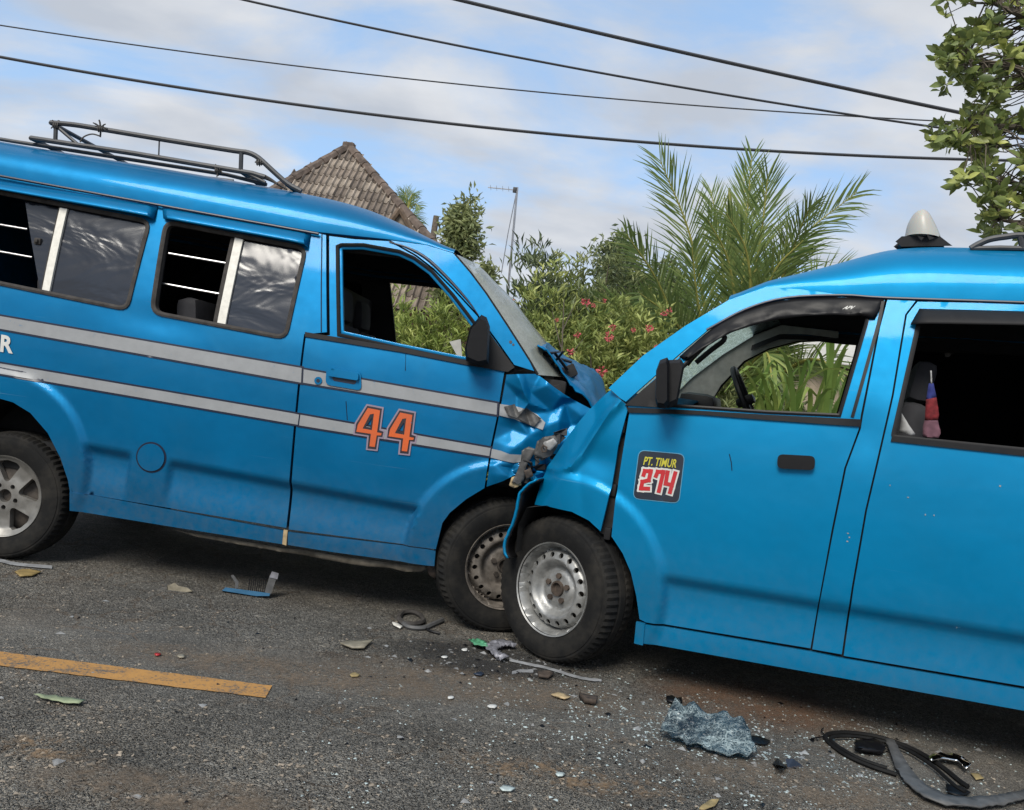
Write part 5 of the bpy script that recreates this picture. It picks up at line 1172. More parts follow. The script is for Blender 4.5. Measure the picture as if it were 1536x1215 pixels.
fr_paths = [
    ([(1095, 610, 10.2), (1088, 480, 10.5), (1082, 370, 10.7), (1066, 285, 10.8)], .9, .12),
    ([(1100, 610, 10.2), (1104, 480, 9.8), (1092, 390, 9.6), (1062, 330, 9.4)], .8, .30),
    ([(1108, 610, 10.2), (1132, 500, 9.6), (1160, 410, 9.3), (1205, 360, 9.1)], .85, .40),
    ([(1102, 610, 10.2), (1112, 450, 9.9), (1120, 330, 9.9), (1128, 232, 9.9)], .85, .08),
    ([(1078, 610, 10.2), (1058, 470, 10.0), (1034, 350, 9.8), (990, 240, 9.6)], 1.0, .16),
    ([(1105, 610, 10.2), (1122, 470, 10.0), (1142, 350, 9.9), (1152, 262, 9.8)], 1.0, .12),
    ([(1112, 610, 10.2), (1140, 470, 10.3), (1195, 365, 10.3), (1285, 288, 10.2)], 1.0, .42),
    ([(1120, 600, 10.2), (1160, 460, 9.7), (1190, 370, 9.3), (1215, 310, 9.0)], .85, .32),
    ([(1060, 610, 10.2), (1022, 510, 9.7), (985, 420, 9.3), (940, 352, 9.0)], .85, .30),
    ([(1070, 620, 10.2), (1010, 520, 9.4), (960, 470, 9.0), (890, 452, 8.8)], .8, .35),
    ([(1070, 620, 10.2), (1045, 540, 9.2), (1010, 480, 8.7), (960, 440, 8.4)], .8, .32),
    ([(1130, 610, 10.2), (1180, 500, 10.0), (1230, 430, 10.0), (1290, 410, 10.0)], .9, .45),
    ([(1110, 600, 10.2), (1118, 440, 11.0), (1118, 330, 11.4), (1116, 262, 11.6)], .85, .05),
    ([(1085, 610, 10.2), (1060, 520, 9.5), (1045, 440, 9.2), (1038, 370, 9.0)], .75, .15),
    ([(1135, 610, 10.2), (1160, 540, 9.4), (1190, 490, 8.9), (1225, 480, 8.6)], .75, .4),
    ([(1130, 620, 10.2), (1175, 560, 9.2), (1230, 540, 8.6), (1280, 590, 8.3)], .75, .5),
    ([(1100, 620, 10.2), (1120, 560, 9.2), (1150, 530, 8.6), (1160, 600, 8.2)], .7, .5),
    ([(1085, 620, 10.2), (1060, 580, 9.0), (1010, 560, 8.4), (960, 600, 8.2)], .7, .5),
    ([(1110, 610, 10.2), (1125, 470, 9.5), (1120, 380, 9.2), (1090, 320, 9.0)], .8, .18),
]
for i, (pa, ls, dr_) in enumerate(fr_paths): frond(palm, pa, pb, ls, 66, dr_ * .8, 300 + i, .66)
sp = MB(); sp.tube([np.array(at_depth(1100, 480, 10.1)) - pb, np.array(at_depth(1096, 330, 10.1)) - pb, np.array(at_depth(1094, 282, 10.1)) - pb], [.06, .05, .012], 8); sp.build('spear_leaf', 'spear', palm)

# ---- strap-leaved clump seen through the sticker minibus
sb = np.array([*px_base(1215, 7.9), 0]); sc_ = tag(empty('strap_leaf_plant', tuple(sb)), 'clump of long pale green strap leaves seen through the sticker minibus window', 'plant')
rng = np.random.default_rng(77)
for i in range(84):
    az = rng.uniform(0, 2 * math.pi); b0 = np.array([rng.normal(.02, .36), rng.normal(0, .12), 0]); hgt = rng.uniform(1.5, 2.5); rch = rng.uniform(.15, 1.0)
    p0, p1, p2 = b0, b0 + np.array([math.cos(az) * rch * .3, math.sin(az) * rch * .3, hgt]), b0 + np.array([math.cos(az) * rch * 1.2, math.sin(az) * rch * .8, hgt * rng.uniform(.55, .98)])
    LV = []; TN = []; tn = rng.random(); n = 9
    for k in range(n + 1):
        t = k / n; p_ = (1 - t) ** 2 * p0 + 2 * t * (1 - t) * p1 + t * t * p2; wv = .024 * (math.sin(math.pi * (.15 + .84 * t)) ** .7); s_ = np.array([math.sin(az), -math.cos(az), .25]); LV += [p_ + s_ * wv, p_ - s_ * wv]; TN += [tn, tn]
    add_tone(mesh_obj('strap_leaf', LV, np.array([(2 * k, 2 * k + 1, 2 * k + 3, 2 * k + 2) for k in range(n)]), 'strap', sc_, True, None), TN)

# ---- generic trees
def tree(name, label, px, Y, z_mid, rx, rz, nb, per, lsize, wr, mat, seed, lobes=9, group=None, loc=None):
    rng = np.random.default_rng(seed); b0 = loc or px_base(px, Y, 370); root = tag(empty(name, (b0[0], b0[1], 0)), label, 'tree', group); mb = MB()
    mb.tube([(0, 0, -.1), (.05 * rx, 0, z_mid * .5), (0, 0, z_mid), (0, .02, z_mid + rz * .5)], [.05 * rx + .05, .04 * rx + .04, .03 * rx + .02, .01], 8)
    C_ = []
    for i in range(lobes):
        d = rng.normal(size=3); d /= np.linalg.norm(d); c = np.array([d[0] * rx * .62 * (1 - .45 * max(0, d[2])), d[1] * rx * .62, z_mid + d[2] * rz * .68]); rl = rng.uniform(.28, .48)
        mb.tube([(0, 0, max(.5, z_mid - rz * .6)), (c * .6 + np.array([0, 0, z_mid * .35])), c], [.022 * rx + .012, .014 * rx + .008, .004], 6)
        e = rng.normal(size=(nb // lobes, 3)); e /= np.linalg.norm(e, axis=1, keepdims=True); C_.append(c + e * (rng.uniform(.3, 1, (nb // lobes, 1)) ** .5) * np.array([rx, rx, rz]) * rl)
    C_ = np.concatenate(C_); P = np.repeat(C_, per, 0) + rng.normal(size=(len(C_) * per, 3)) * lsize * .5; D = rng.normal(size=P.shape); D[:, 2] -= .1
    tone = np.clip(np.repeat(rng.normal(.5, .22, len(C_)), per) + rng.normal(0, .1, len(P)), 0, 1)
    leaves('crown', P, D, rng.uniform(.6, 1.2, len(P)) * lsize, wr, mat, root, tone, rng); mb.build('trunk', 'bark', root); return root
tree('tree', 'light green upright tree standing between the tiled house and the aerial mast', 690, 15.0, 3.25, .48, 1.1, 560, 8, .14, .34, 'leaf_mid', 5, 12)
tree('tree', 'smaller leafy tree beside the light green upright tree', 733, 14.5, 2.75, .22, .55, 200, 8, .13, .34, 'leaf_mid', 6, 7)
tree('tree', 'dark distant tree whose peaked top rises above the hedge', 945, 25, 4.6, 1.25, 1.6, 520, 8, .24, .36, 'leaf_dark', 7, 12, 'distant trees')
tree('tree', 'dark distant tree partly hidden behind the left palm fronds', 1000, 27, 4.4, 1.4, 1.7, 480, 8, .24, .36, 'leaf_dark', 8, 11, 'distant trees')
tree('tree', 'low dark distant tree above the flowering hedge', 885, 24, 3.6, 1.2, 1.1, 420, 8, .24, .36, 'leaf_dark', 9, 10, 'distant trees')
# little far palm behind the house
fb = np.array([*px_base(612, 30), 0]); fpalm = tag(empty('palm_tree', tuple(fb)), 'small far palm crown behind the tiled roof', 'palm tree')
ht = at_depth(612, 318, 30)[2]; tk = MB(); tk.tube([(0, 0, 0), (.1, 0, ht)], [.16, .10], 8); tk.build('trunk', 'bark', fpalm)
for i, (dx, dy) in enumerate([(-18, -22), (-6, -28), (10, -26), (18, -8), (16, 12), (8, 26), (-14, 4), (20, 24), (2, -14)]):
    frond(fpalm, [(612, 318, 30), (612 + dx * .6, 318 + dy * .8 - 6, 30), (612 + dx, 318 + dy + 4, 30 + (i % 3 - 1) * .4)], fb, .8, 26, .3, 700 + i, .6)

# ---- broad-leaved tree at the right, hanging into the picture
bt0 = np.array([*px_base(1720, 7.6), 0]); bt = tag(empty('broad_leaf_tree', tuple(bt0)), 'broad-leaved tree with glossy green leaves overhanging the cables above the roof rail', 'tree')
rng = np.random.default_rng(404); region = [np.array(q, float) for q in [(1445, -60), (1412, 5), (1420, 50), (1402, 95), (1418, 150), (1388, 212), (1425, 245), (1440, 285), (1462, 335), (1480, 352), (1560, 372), (1830, 380), (1880, -60)]]
mb = MB(); loc = lambda px, py, Y: np.array(at_depth(px, py, Y)) - bt0
mb.tube([(0, 0, -.1), (.02, .05, 1.2), loc(1700, 430, 7.5), loc(1660, 250, 7.2), loc(1620, 60, 7.0)], [.16, .14, .11, .08, .04], 10)
limbs = [[loc(1690, 380, 7.4), loc(1600, 300, 7.1), loc(1500, 270, 6.9)], [loc(1670, 290, 7.3), loc(1560, 200, 6.9), loc(1450, 190, 6.7)], [loc(1650, 200, 7.1), loc(1540, 110, 6.8), loc(1450, 90, 6.6)], [loc(1640, 120, 7.0), loc(1560, 40, 6.8), loc(1480, 0, 6.6)], [loc(1690, 400, 7.4), loc(1600, 350, 7.0), loc(1500, 330, 6.8)]]
LP = []
for l_ in limbs:
    q = smooth_path(l_, 8); mb.tube(q, [.045 * (1 - i / len(q)) + .008 for i in range(len(q))], 7); LP += q
LP = np.array(LP); CP = []
while len(CP) < 820:
    q = (rng.uniform(1380, 1880), rng.uniform(-60, 380))
    if not inside(np.array([q]), region)[0]: continue
    if noise.noise(Vector((q[0] * .022, q[1] * .022, 5))) < -.12: continue
    if q[0] > 1560 and rng.random() < .6: continue
    CP.append(loc(q[0], q[1], rng.uniform(6.3, 7.5)))
CP = np.array(CP)
for c in CP:
    j = np.argmin(np.linalg.norm(LP - c, axis=1) + rng.uniform(0, .15, len(LP))); a_ = LP[j]; m_ = (a_ + c) / 2 + rng.normal(0, .03, 3); mb.tube([a_, m_, c], [.007, .005, .003], 4, False)
mb.build('trunk', 'bark', bt)
per = 7; P = np.repeat(CP, per, 0) + rng.normal(0, .012, (len(CP) * per, 3)); D = rng.normal(size=P.shape); D[:, 2] = D[:, 2] * .6 + .45; sz_ = .055 + .07 * rng.random(len(P)); tone = np.clip(np.repeat(rng.normal(.42, .2, len(CP)), per) + rng.normal(0, .16, len(P)), 0, 1)
world = P + bt0; rel = world - CAM; zc_ = rel @ FW; sx = 768 + FOC * (rel @ RT) / zc_; sy = 607.5 - FOC * (rel @ UP) / zc_
vis = (sx > 0) & (sx < 1530) & (sy > 0) & (sy < 370); order = np.argsort(np.where(vis, -sz_ / zc_, 9)); pick = order[:300]; mask = np.ones(len(P), bool); mask[pick] = False
leaves('foliage', P[mask], D[mask], sz_[mask], .52, 'leaf_big', bt, tone[mask], rng, 'stuff', True)
tones = [.12, .35, .55, .8]; protos = []
for tnv in tones:
    me = bpy.data.meshes.new('leaf'); 
    me.from_pydata([(a_, b_ * .52, c_) for a_, b_, c_ in OVAL_V], [], [tuple(int(k) for k in q) for q in OVAL_F]); me.polygons.foreach_set('use_smooth', [True] * 6); me.materials.append(M['leaf_big'])
    at_ = me.attributes.new('tone', 'FLOAT', 'POINT'); at_.data.foreach_set('value', [tnv] * 12); protos.append(me)
Df, Sf, Nf = frames(D[pick], rng)
for k, i in enumerate(pick):
    o = bpy.data.objects.new('leaf', protos[int(np.argmin([abs(tone[i] - t) for t in tones]))]); COL.objects.link(o); o.parent = bt; s_ = sz_[i]
    o.matrix_local = Matrix(((*(Df[k][0:1] * s_), Sf[k][0] * s_, Nf[k][0] * s_, P[i][0]), (Df[k][1] * s_, Sf[k][1] * s_, Nf[k][1] * s_, P[i][1]), (Df[k][2] * s_, Sf[k][2] * s_, Nf[k][2] * s_, P[i][2]), (0, 0, 0, 1)))

# ---- house with hipped tile roof
M['tile'] = simple('weathered_roof_tile', (.19, .155, .125), .9, var=.5, scale=4, bump=.4, bscale=25)
M['ridge'] = simple('ridge_tile', (.10, .075, .06), .9, var=.5, scale=6, bump=.4)
M['wall'] = simple('brown_plaster', (.24, .15, .115), .9, var=.2, scale=5)
M['wood'] = simple('old_wood', (.12, .085, .06), .85, var=.4, scale=10)
M['white_wall'] = simple('white_plaster', (.66, .66, .64), .85, var=.1, scale=4); M['beige'] = simple('beige_block', (.34, .28, .21), .9, var=.25, scale=5)
ap = at_depth(523, 224, 19.0); EZ, EY = 2.30, 15.2; rise = ap[2] - EZ
def proj(P): r_ = np.asarray(P) - CAM; zc = r_ @ FW; return np.array([768 + FOC * (r_ @ RT) / zc, 607.5 - FOC * (r_ @ UP) / zc])
def hip(target, sgn):
    lo, hi = .3, 9.0
    for _ in range(40):                      # eave half-width whose hip line runs through the traced pixel
        e = (lo + hi) / 2; E_ = np.array([ap[0] + sgn * e, EY, EZ]); a_, b_ = proj(ap), proj(ap + (E_ - ap) * .6); d = b_ - a_
        yy = a_[1] + d[1] * (target[0] - a_[0]) / d[0] if abs(d[0]) > 1e-6 else 1e9
        if (d[0] * sgn <= 0) or yy > target[1]: lo = e
        else: hi = e
    return e
ehL, ehR = hip((440, 272), -1), hip((628, 345), 1); eh = (ehL + ehR) / 2
house = tag(empty('house', (ap[0], 17.5, 0)), 'house with a steep hipped roof of weathered tiles and a brown wall', 'house'); H0 = np.array([ap[0], 17.5, 0])
A_ = ap - H0; E0 = np.array([-ehL, EY - 17.5, EZ]); E1 = np.array([ehR, EY - 17.5, EZ]); E2 = np.array([ehR, 22.8 - 17.5, EZ]); E3 = np.array([-ehL, 22.8 - 17.5, EZ])
deck = mesh_obj('roof', [A_, E0, E1, E2, E3], [(0, 1, 2), (0, 2, 3), (0, 3, 4), (0, 4, 1), (1, 4, 3, 2)], 'tile', house, False)
foot = np.array([0, EY - 17.5, EZ]); up_ = A_ - foot; SL = np.linalg.norm(up_); up_ /= SL; rx_ = np.array([1., 0, 0]); nrm_ = np.cross(rx_, up_); tw, tl = .25, .36
tv = []; tf = []; prof = [(0, 0), (.06, .035), (.13, .045), (.22, .012), (.36, .004), (.48, .01), (.56, .042), (.64, .045), (.74, .012), (.88, .004), (1, .008)]
for k, ey in enumerate((0, 1.08)):
    for px_, h_ in prof: tv.append((px_ * tw * 1.02 - tw / 2, ey * tl, h_ * 1.5 + (.022 if k == 0 else .004)))
n = len(prof)
for px_, h_ in prof: tv.append((px_ * tw * 1.02 - tw / 2, 0, h_ + .012))
tf = [(i, i + 1, n + i + 1, n + i) for i in range(n - 1)] + [(2 * n + i, 2 * n + i + 1, i + 1, i) for i in range(n - 1)]
tme = []
M['tile2'] = simple('weathered_roof_tile_pale', (.25, .21, .17), .9, var=.5, scale=4, bump=.4, bscale=25); M['tile3'] = simple('weathered_roof_tile_dark', (.13, .105, .085), .9, var=.5, scale=4, bump=.4, bscale=25)
for mt in ('tile', 'tile2', 'tile3'): me = bpy.data.meshes.new('roof_tile'); me.from_pydata(tv, [], tf); me.materials.append(M[mt]); tme.append(me)
nt_ = 0
for r_ in range(int(SL / tl) + 1):
    yy = r_ * tl; hL, hR = [q * (1 - (yy + tl * .35) / SL) for q in (ehL, ehR)]
    for c in range(-40, 41):
        x = (c + .5 * 0) * tw
        if x < -hL - tw * .15 or x > hR + tw * .15 or nt_ >= 300: continue
        j = random.uniform(-.008, .008); o = bpy.data.objects.new('roof_tile', random.choice(tme)); COL.objects.link(o); o.parent = deck
        p_ = foot + rx_ * x + up_ * (yy + j) + nrm_ * (.012 + random.uniform(0, .008)); o.matrix_local = Matrix(((rx_[0], up_[0], nrm_[0], p_[0]), (rx_[1], up_[1], nrm_[1], p_[1]), (rx_[2], up_[2], nrm_[2], p_[2]), (0, 0, 0, 1))); nt_ += 1
for E_ in (E0, E1):
    d = A_ - E_; Lh = np.linalg.norm(d); d /= Lh; k = int(Lh / .42)
    for i in range(k):
        a_ = E_ + d * (Lh * i / k) + np.array([0, 0, .05]); b_ = E_ + d * (Lh * (i + 1.12) / k) + np.array([0, 0, .05]); mb = MB(); mb.tube([a_, b_], [.115, .095], 8); mb.build('ridge_tile', 'ridge', deck)
mb = MB(); mb.box(Vector(A_) + Vector((0, 0, .03)), (.26, .26, .22), None, .05); mb.build('ridge_cap', 'ridge', deck)
mb = MB(); mb.box(Vector(((ehR - ehL) / 2, 0, EZ / 2 - .05)), (2 * eh - 1.0, 3.6, EZ + .1)); mb.build('wall', 'wall', house, False)
# small gable in front
g0 = np.array(at_depth(600, 317, 15.4)) - H0; gl = np.array(at_depth(560, 372, 15.4)) - H0; gr = np.array(at_depth(640, 362, 15.4)) - H0; gl[2] = gr[2] = min(gl[2], gr[2])
wv = np.array([0, 3.0, 0]); mb = MB(); mb.add([g0, gl, gr, g0 + wv, gl + wv, gr + wv], [(0, 1, 2), (0, 3, 4, 1), (0, 2, 5, 3)]); mb.build('gable', 'tile2', house, False)
for e in (gl, gr): mb = MB(); mb.tube([g0 + np.array([0, -.05, .03]), e + (e - g0) * .08 + np.array([0, -.05, .03])], .05, 6); mb.build('gable_board', 'wood', house)
# white outbuilding on the right
wb = at_depth(1330, 560, 12.5); ob_ = tag(empty('outbuilding', (wb[0], wb[1] + 1.5, 0)), 'low white and beige outbuilding behind the strap-leaved clump', 'building')
mb = MB(); mb.box(Vector((.6, 0, 1.1)), (5.0, 2.6, 2.2)); mb.build('wall', 'beige', ob_, False); mb = MB(); mb.box(Vector((.6, -.1, 2.42)), (5.4, 3.0, .42), None, .02); mb.build('roof_fascia', 'white_wall', ob_, False)
mb = MB(); mb.box(Vector((.6, -1.33, 2.18)), (5.2, .08, .06)); mb.build('gutter', 'ridge', ob_, False)

# ---- aerial mast
am0 = at_depth(763, 425, 20.0); am1 = at_depth(776, 281, 20.0); base_ = am0 + (am0 - am1) * ((am0[2]) / (am1[2] - am0[2])); base_[2] = 0
ant = tag(empty('aerial_mast', tuple(base_)), 'thin leaning television aerial mast with a side boom and guy wire', 'aerial'); lc = lambda p_: np.array(p_) - base_
mb = MB(); mb.tube([(0, 0, 0), lc(am1)], .030, 6); mb.build('mast', 'steel', ant)
mb = MB(); mb.tube([lc(at_depth(774, 285, 20)), lc(at_depth(732, 281, 20))], .013, 5); mb.build('boom', 'steel', ant)
for k in range(4):
    q = at_depth(736 + k * 9, 281.3 + k * .8, 20); mb = MB(); mb.tube([lc(q) + np.array([0, -.25, 0]), lc(q) + np.array([0, .25, 0])], .004, 4); mb.build('element', 'steel', ant)
mb = MB(); mb.tube([lc(at_depth(775, 286, 20)), lc(at_depth(762, 350, 20)), lc(at_depth(752, 410, 20))], .010, 4); mb.build('guy_wire', 'steel', ant)
mb = MB(); mb.box(Vector(lc(at_depth(772, 285, 20))), (.08, .08, .12), None, .01); mb.build('clamp', 'rack', ant)

# ---- overhead cables
M['cable'] = simple('black_cable', (.03, .032, .038), .7)
for lab, Y, r_, pts_, hi in (('thick black overhead cable, the highest of the four', 9.0, .0185, [(690, 0), (940, 60), (1200, 117), (1420, 165)], 1900), ('medium black overhead cable that crosses a thinner one', 9.6, .0125, [(365, 0), (700, 70), (1000, 128), (1400, 190)], 1900),
                         ('thinnest grey overhead cable', 12.0, .0095, [(0, 38), (500, 105), (900, 147), (1420, 182)], 1900), ('black overhead cable, the lowest of the four, passing above the palm', 11.0, .019, [(0, 86), (500, 162), (900, 210), (1400, 237)], 1900)):
    c = np.polyfit([q[0] for q in pts_], [q[1] for q in pts_], 2); xs = np.linspace(-500, hi, 60); mb = MB(); mb.tube([at_depth(x, np.polyval(c, x), Y) for x in xs], r_, 6); tag(mb.build('overhead_cable', 'cable'), lab, 'cable')

# ---- verge: grass tufts
rng = np.random.default_rng(5); n = 9000; gx = rng.uniform(-6, 6.5, n); gy = 7.5 + rng.random(n) ** 1.4 * 3.2
keep = np.array([noise.noise(Vector((a_ * 1.3, b_ * 1.3, 0))) > -.15 for a_, b_ in zip(gx, gy)]); P = np.stack([gx, gy, np.zeros(n)], 1)[keep]; D = rng.normal(size=P.shape) * .5; D[:, 2] = 1
tag(leaves('verge_grass', P, D, rng.uniform(.06, .22, len(P)), .09, 'leaf_bright', None, np.clip(rng.normal(.5, .25, len(P)), 0, 1), rng), 'tufts of green grass along the far road edge', 'grass', kind='stuff')
# =================================================================== DEBRIS ON THE ROAD
def gpoly(name, px, mat, z=.006, thick=.004, zf=None, step=.02, bump=.0, label=None, cat='debris', parent=None, group=None, fr=20):
    """flat or bent piece lying on the road, outline traced in pixels on the ground"""
    zf = zf or (lambda x, y: 0.0); G = [ground(x, y, z + zf(x, y)) for x, y in px]; P2 = [g_[:2] for g_ in G]; pts, T = cdt([resample(P2, step)], (), step)
    A_ = np.array([g_ for g_ in G]); zz = np.zeros(len(pts))
    for i, q in enumerate(pts):
        d = np.linalg.norm(A_[:, :2] - q, axis=1) + 1e-4; w_ = 1 / d ** 2; zz[i] = (w_ * A_[:, 2]).sum() / w_.sum() + bump * ridged((q[0], q[1], 3.0), fr)
    zz = np.maximum(zz, .006); c = np.array([pts[:, 0].mean(), pts[:, 1].mean()])
    o = mesh_obj(name, np.stack([pts[:, 0] - c[0], pts[:, 1] - c[1], zz], 1), [tuple(t) for t in T], mat, parent, True, 30); o.location = (c[0], c[1], 0)
    if thick: m_ = o.modifiers.new('t', 'SOLIDIFY'); m_.thickness = thick; m_.offset = 1
    if label: tag(o, label, cat, group)
    return o
def gtube(name, px, r, mat, label, cat, z=.012, n=6, k=5, parent=None):
    pts_ = [ground(x, y, z) for x, y in px]; pts_ = smooth_path(pts_, k); c = pts_[0]; mb = MB(); mb.tube([p_ - np.array([c[0], c[1], 0]) for p_ in pts_], r, n); o = mb.build(name, mat, parent); o.location = (c[0], c[1], 0)
    if label: tag(o, label, cat)
    return o
def crazed():
    m = NT('crazed_laminated_glass'); mpz = m.n('ShaderNodeMapping'); mpz.inputs['Scale'].default_value = (1, 2.6, 1); mpz.inputs['Rotation'].default_value = (0, 0, .35); m.l(m.tc(), mpz.inputs[0])
    wv = m.n('ShaderNodeVectorMath', operation='MULTIPLY_ADD'); nz = m.n('ShaderNodeTexNoise'); nz.inputs['Scale'].default_value = 14; m.l(m.tc(), nz.inputs['Vector']); m.l(nz.outputs['Color'], wv.inputs[0]); wv.inputs[1].default_value = (.08, .08, .08); m.l(mpz.outputs[0], wv.inputs[2])
    v = m.vor(95, 'DISTANCE_TO_EDGE', wv.outputs[0]); v2 = m.vor(24, 'DISTANCE_TO_EDGE', wv.outputs[0]); big = m.noise(11, 6, .7, mpz.outputs[0])
    k = m.math('MULTIPLY', m.math('MAXIMUM', m.ramp(v, [(.05, .7), (.20, 0.0)]), m.ramp(v2, [(.02, 1.0), (.08, 0.0)])), m.ramp(big, [(.40, 0.0), (.62, 1.0)]))
    c = m.mix(m.ramp(m.noise(6, 5, .6), [(.35, 0.0), (.65, 1.0)]), (.006, .014, .024), (.030, .060, .082)); c = m.mix(k, c, (.33, .41, .42)); m.set(Base_Color=c, Roughness=.25); m.bump(m.math('ADD', v, big), .9, .008); return m.m
M['crazed'] = crazed(); M['crumb'] = simple('glass_crumb', (.40, .46, .45), .2, var=.4, scale=9); M['grit'] = simple('grit', (.24, .20, .155), .95, var=.5, scale=7)
M['leaf_dry'] = simple('dry_leaf', (.25, .19, .085), .8, var=.3); M['leaf_green'] = simple('torn_green_leaf', (.20, .235, .14), .7, var=.3); M['yel'] = simple('yellow_plastic', (.22, .155, .055), .75, var=.3); M['teal'] = simple('green_wrapper', (.07, .24, .13), .4, var=.4, scale=30)
M['grey_p'] = simple('grey_plastic', (.075, .075, .075), .6, var=.3); M['foil'] = simple('dull_foil', (.19, .19, .21), .5, metal=.3, var=.4); M['dkblue'] = simple('dark_blue_plastic', (.015, .025, .045), .45); M['lens'] = simple('clear_lens', (.22, .195, .145), .45, var=.4); M['bluep'] = simple('blue_painted_trim', (.035, .12, .22), .4); M['red_p'] = simple('red_lens', (.35, .02, .02), .3)

gpoly('glass_sheet', [(1012, 1050), (1040, 1056), (1085, 1068), (1112, 1078), (1122, 1092), (1130, 1118), (1134, 1132), (1120, 1140), (1090, 1137), (1060, 1128), (1030, 1120), (1008, 1112), (990, 1102), (996, 1084), (1004, 1064)], 'crazed', .008, .006, lambda x, y: max(0, (1108 + (x - 990) * .22 - y)) * .0019, .012, .009, 'crumpled sheet of crazed blue-grey windscreen glass on the road', 'glass')
gpoly('rubber_flap', [(1122, 1104), (1140, 1106), (1155, 1112), (1150, 1118), (1128, 1116)], 'black', label='small flat black scrap touching the crumpled glass sheet')
gpoly('trim_clip', [(999, 1047), (1008, 1046), (1014, 1050), (1022, 1049), (1023, 1055), (1010, 1056), (1000, 1053)], 'black', .01, .01, label='tiny black clip lying just behind the crumpled glass sheet', cat='clip')
fp_ = tag(empty('plastic_fold', tuple(ground(1180, 1150))), 'dark blue folded piece of plastic standing like a small tent', 'plastic piece'); f0 = ground(1180, 1150)
for nm, mt, tri in (('fold', 'black', [ground(1158, 1146) - f0, ground(1182, 1152) - f0, ground(1170, 1148, .065) - f0, ground(1166, 1136) - f0]), ('flap', 'dkblue', [ground(1182, 1153) - f0, ground(1206, 1150) - f0, ground(1190, 1138, .03) - f0, ground(1178, 1138, .03) - f0])):
    mb = MB(); mb.add(tri, [(0, 1, 2), (0, 2, 3), (1, 3, 2), (0, 3, 1)]); mb.build(nm, mt, fp_, False)
sl = tag(empty('rubber_seal', tuple(ground(1300, 1130))), 'looped black rubber window seal lying on the road', 'rubber seal'); s0 = ground(1300, 1130)
def rel_tube(name, px, r, z, mat, par, o0):
    mb = MB(); mb.tube([p_ - o0 for p_ in smooth_path([ground(x, y, z) for x, y in px], 6)], r, 6); return mb.build(name, mat, par)
rel_tube('strand', [(1345, 1162), (1308, 1150), (1270, 1133), (1245, 1115), (1238, 1105), (1248, 1100), (1275, 1099), (1320, 1106), (1370, 1124), (1410, 1148), (1440, 1172), (1452, 1180)], .009, .010, 'rubber', sl, s0)
rel_tube('strand', [(1330, 1152), (1290, 1138), (1258, 1120), (1246, 1108), (1262, 1104), (1300, 1107), (1350, 1120), (1395, 1146), (1432, 1178), (1448, 1188)], .007, .02, 'rubber', sl, s0)
rel_tube('wire_end', [(1240, 1104), (1228, 1106), (1217, 1108)], .003, .012, 'black', sl, s0); rel_tube('wire_end', [(1236, 1102), (1232, 1096), (1235, 1092)], .003, .012, 'black', sl, s0)
gpoly('trim_strip', [(1328, 1112), (1340, 1112), (1352, 1134), (1366, 1158), (1388, 1180), (1416, 1195), (1445, 1199), (1490, 1197), (1536, 1188), (1600, 1174), (1604, 1182), (1536, 1202), (1470, 1214), (1420, 1210), (1385, 1198), (1358, 1176), (1342, 1150)], 'grey_p', .016, .006, None, .025, .006, 'long curved grey plastic trim strip crossing the rubber seal', 'trim strip')
gpoly('bracket', [(1283, 1116), (1310, 1113), (1328, 1122), (1324, 1132), (1300, 1130), (1282, 1127)], 'black', .012, .014, None, .02, .004, 'dark bracket piece lying inside the rubber seal loop', 'bracket')
ch = gpoly('chrome_trim', [(1393, 1137), (1410, 1133), (1440, 1135), (1456, 1150), (1450, 1156), (1436, 1144), (1412, 1141), (1396, 1144)], 'chrome', .02, .008, None, .015, .006, 'bent shiny chrome trim piece beyond the rubber seal', 'trim piece')
gpoly('black_flap', [(1418, 1178), (1440, 1180), (1456, 1190), (1440, 1196), (1422, 1190)], 'black', .012, .005, label='small black flap at the end of the rubber seal', cat='plastic piece')
gpoly('fallen_leaf', [(1456, 1160), (1468, 1160), (1476, 1168), (1464, 1170)], 'leaf_dry', .008, .002, label='small yellow leaf beside the chrome trim', cat='leaf')
gpoly('fallen_leaf', [(1048, 1215), (1062, 1202), (1080, 1200), (1072, 1210), (1055, 1217)], 'leaf_dry', .008, .002, bump=.004, label='dry beige leaf in front of the crumpled glass sheet', cat='leaf')
gpoly('fallen_leaf', [(50, 1043), (75, 1044), (100, 1048), (128, 1052), (118, 1058), (96, 1056), (78, 1053)], 'leaf_green', .008, .002, bump=.006, label='torn pale green leaf beside the orange line', cat='leaf')
# headlamp and bumper scraps by the vans
gf = tag(empty('bumper_fragment', tuple(ground(372, 893))), 'broken piece of blue-edged grille standing on the road under the older minibus', 'bumper fragment'); gY = ground(372, 893)[1]; g0_ = ground(372, 893)
def gp(x, y, dy=0.0): return np.array(at_depth(x, y, gY + dy)) - g0_
def slab(name, px, dy0, dy1, mat, par, fn=gp):
    n = len(px); mb = MB(); mb.add([fn(x, y, dy0) for x, y in px] + [fn(x, y, dy1) for x, y in px], [tuple(range(n)), tuple(n + i for i in range(n))[::-1]] + [(i, (i + 1) % n, n + (i + 1) % n, n + i) for i in range(n)]); return mb.build(name, mat, par, False)
slab('blue_edge', [(333, 886), (338, 881), (384, 887), (405, 890), (404, 894), (384, 894)], -.02, .02, 'bluep', gf); slab('arm', [(397, 888), (405, 862), (416, 862), (412, 876), (406, 892)], .0, .03, 'grey_p', gf); slab('arm_tip', [(404, 866), (408, 857), (418, 860), (416, 869)], -.005, .035, 'foil', gf); slab('arm', [(352, 882), (353, 875), (346, 863), (350, 862), (358, 873), (357, 882)], .0, .03, 'grey_p', gf)
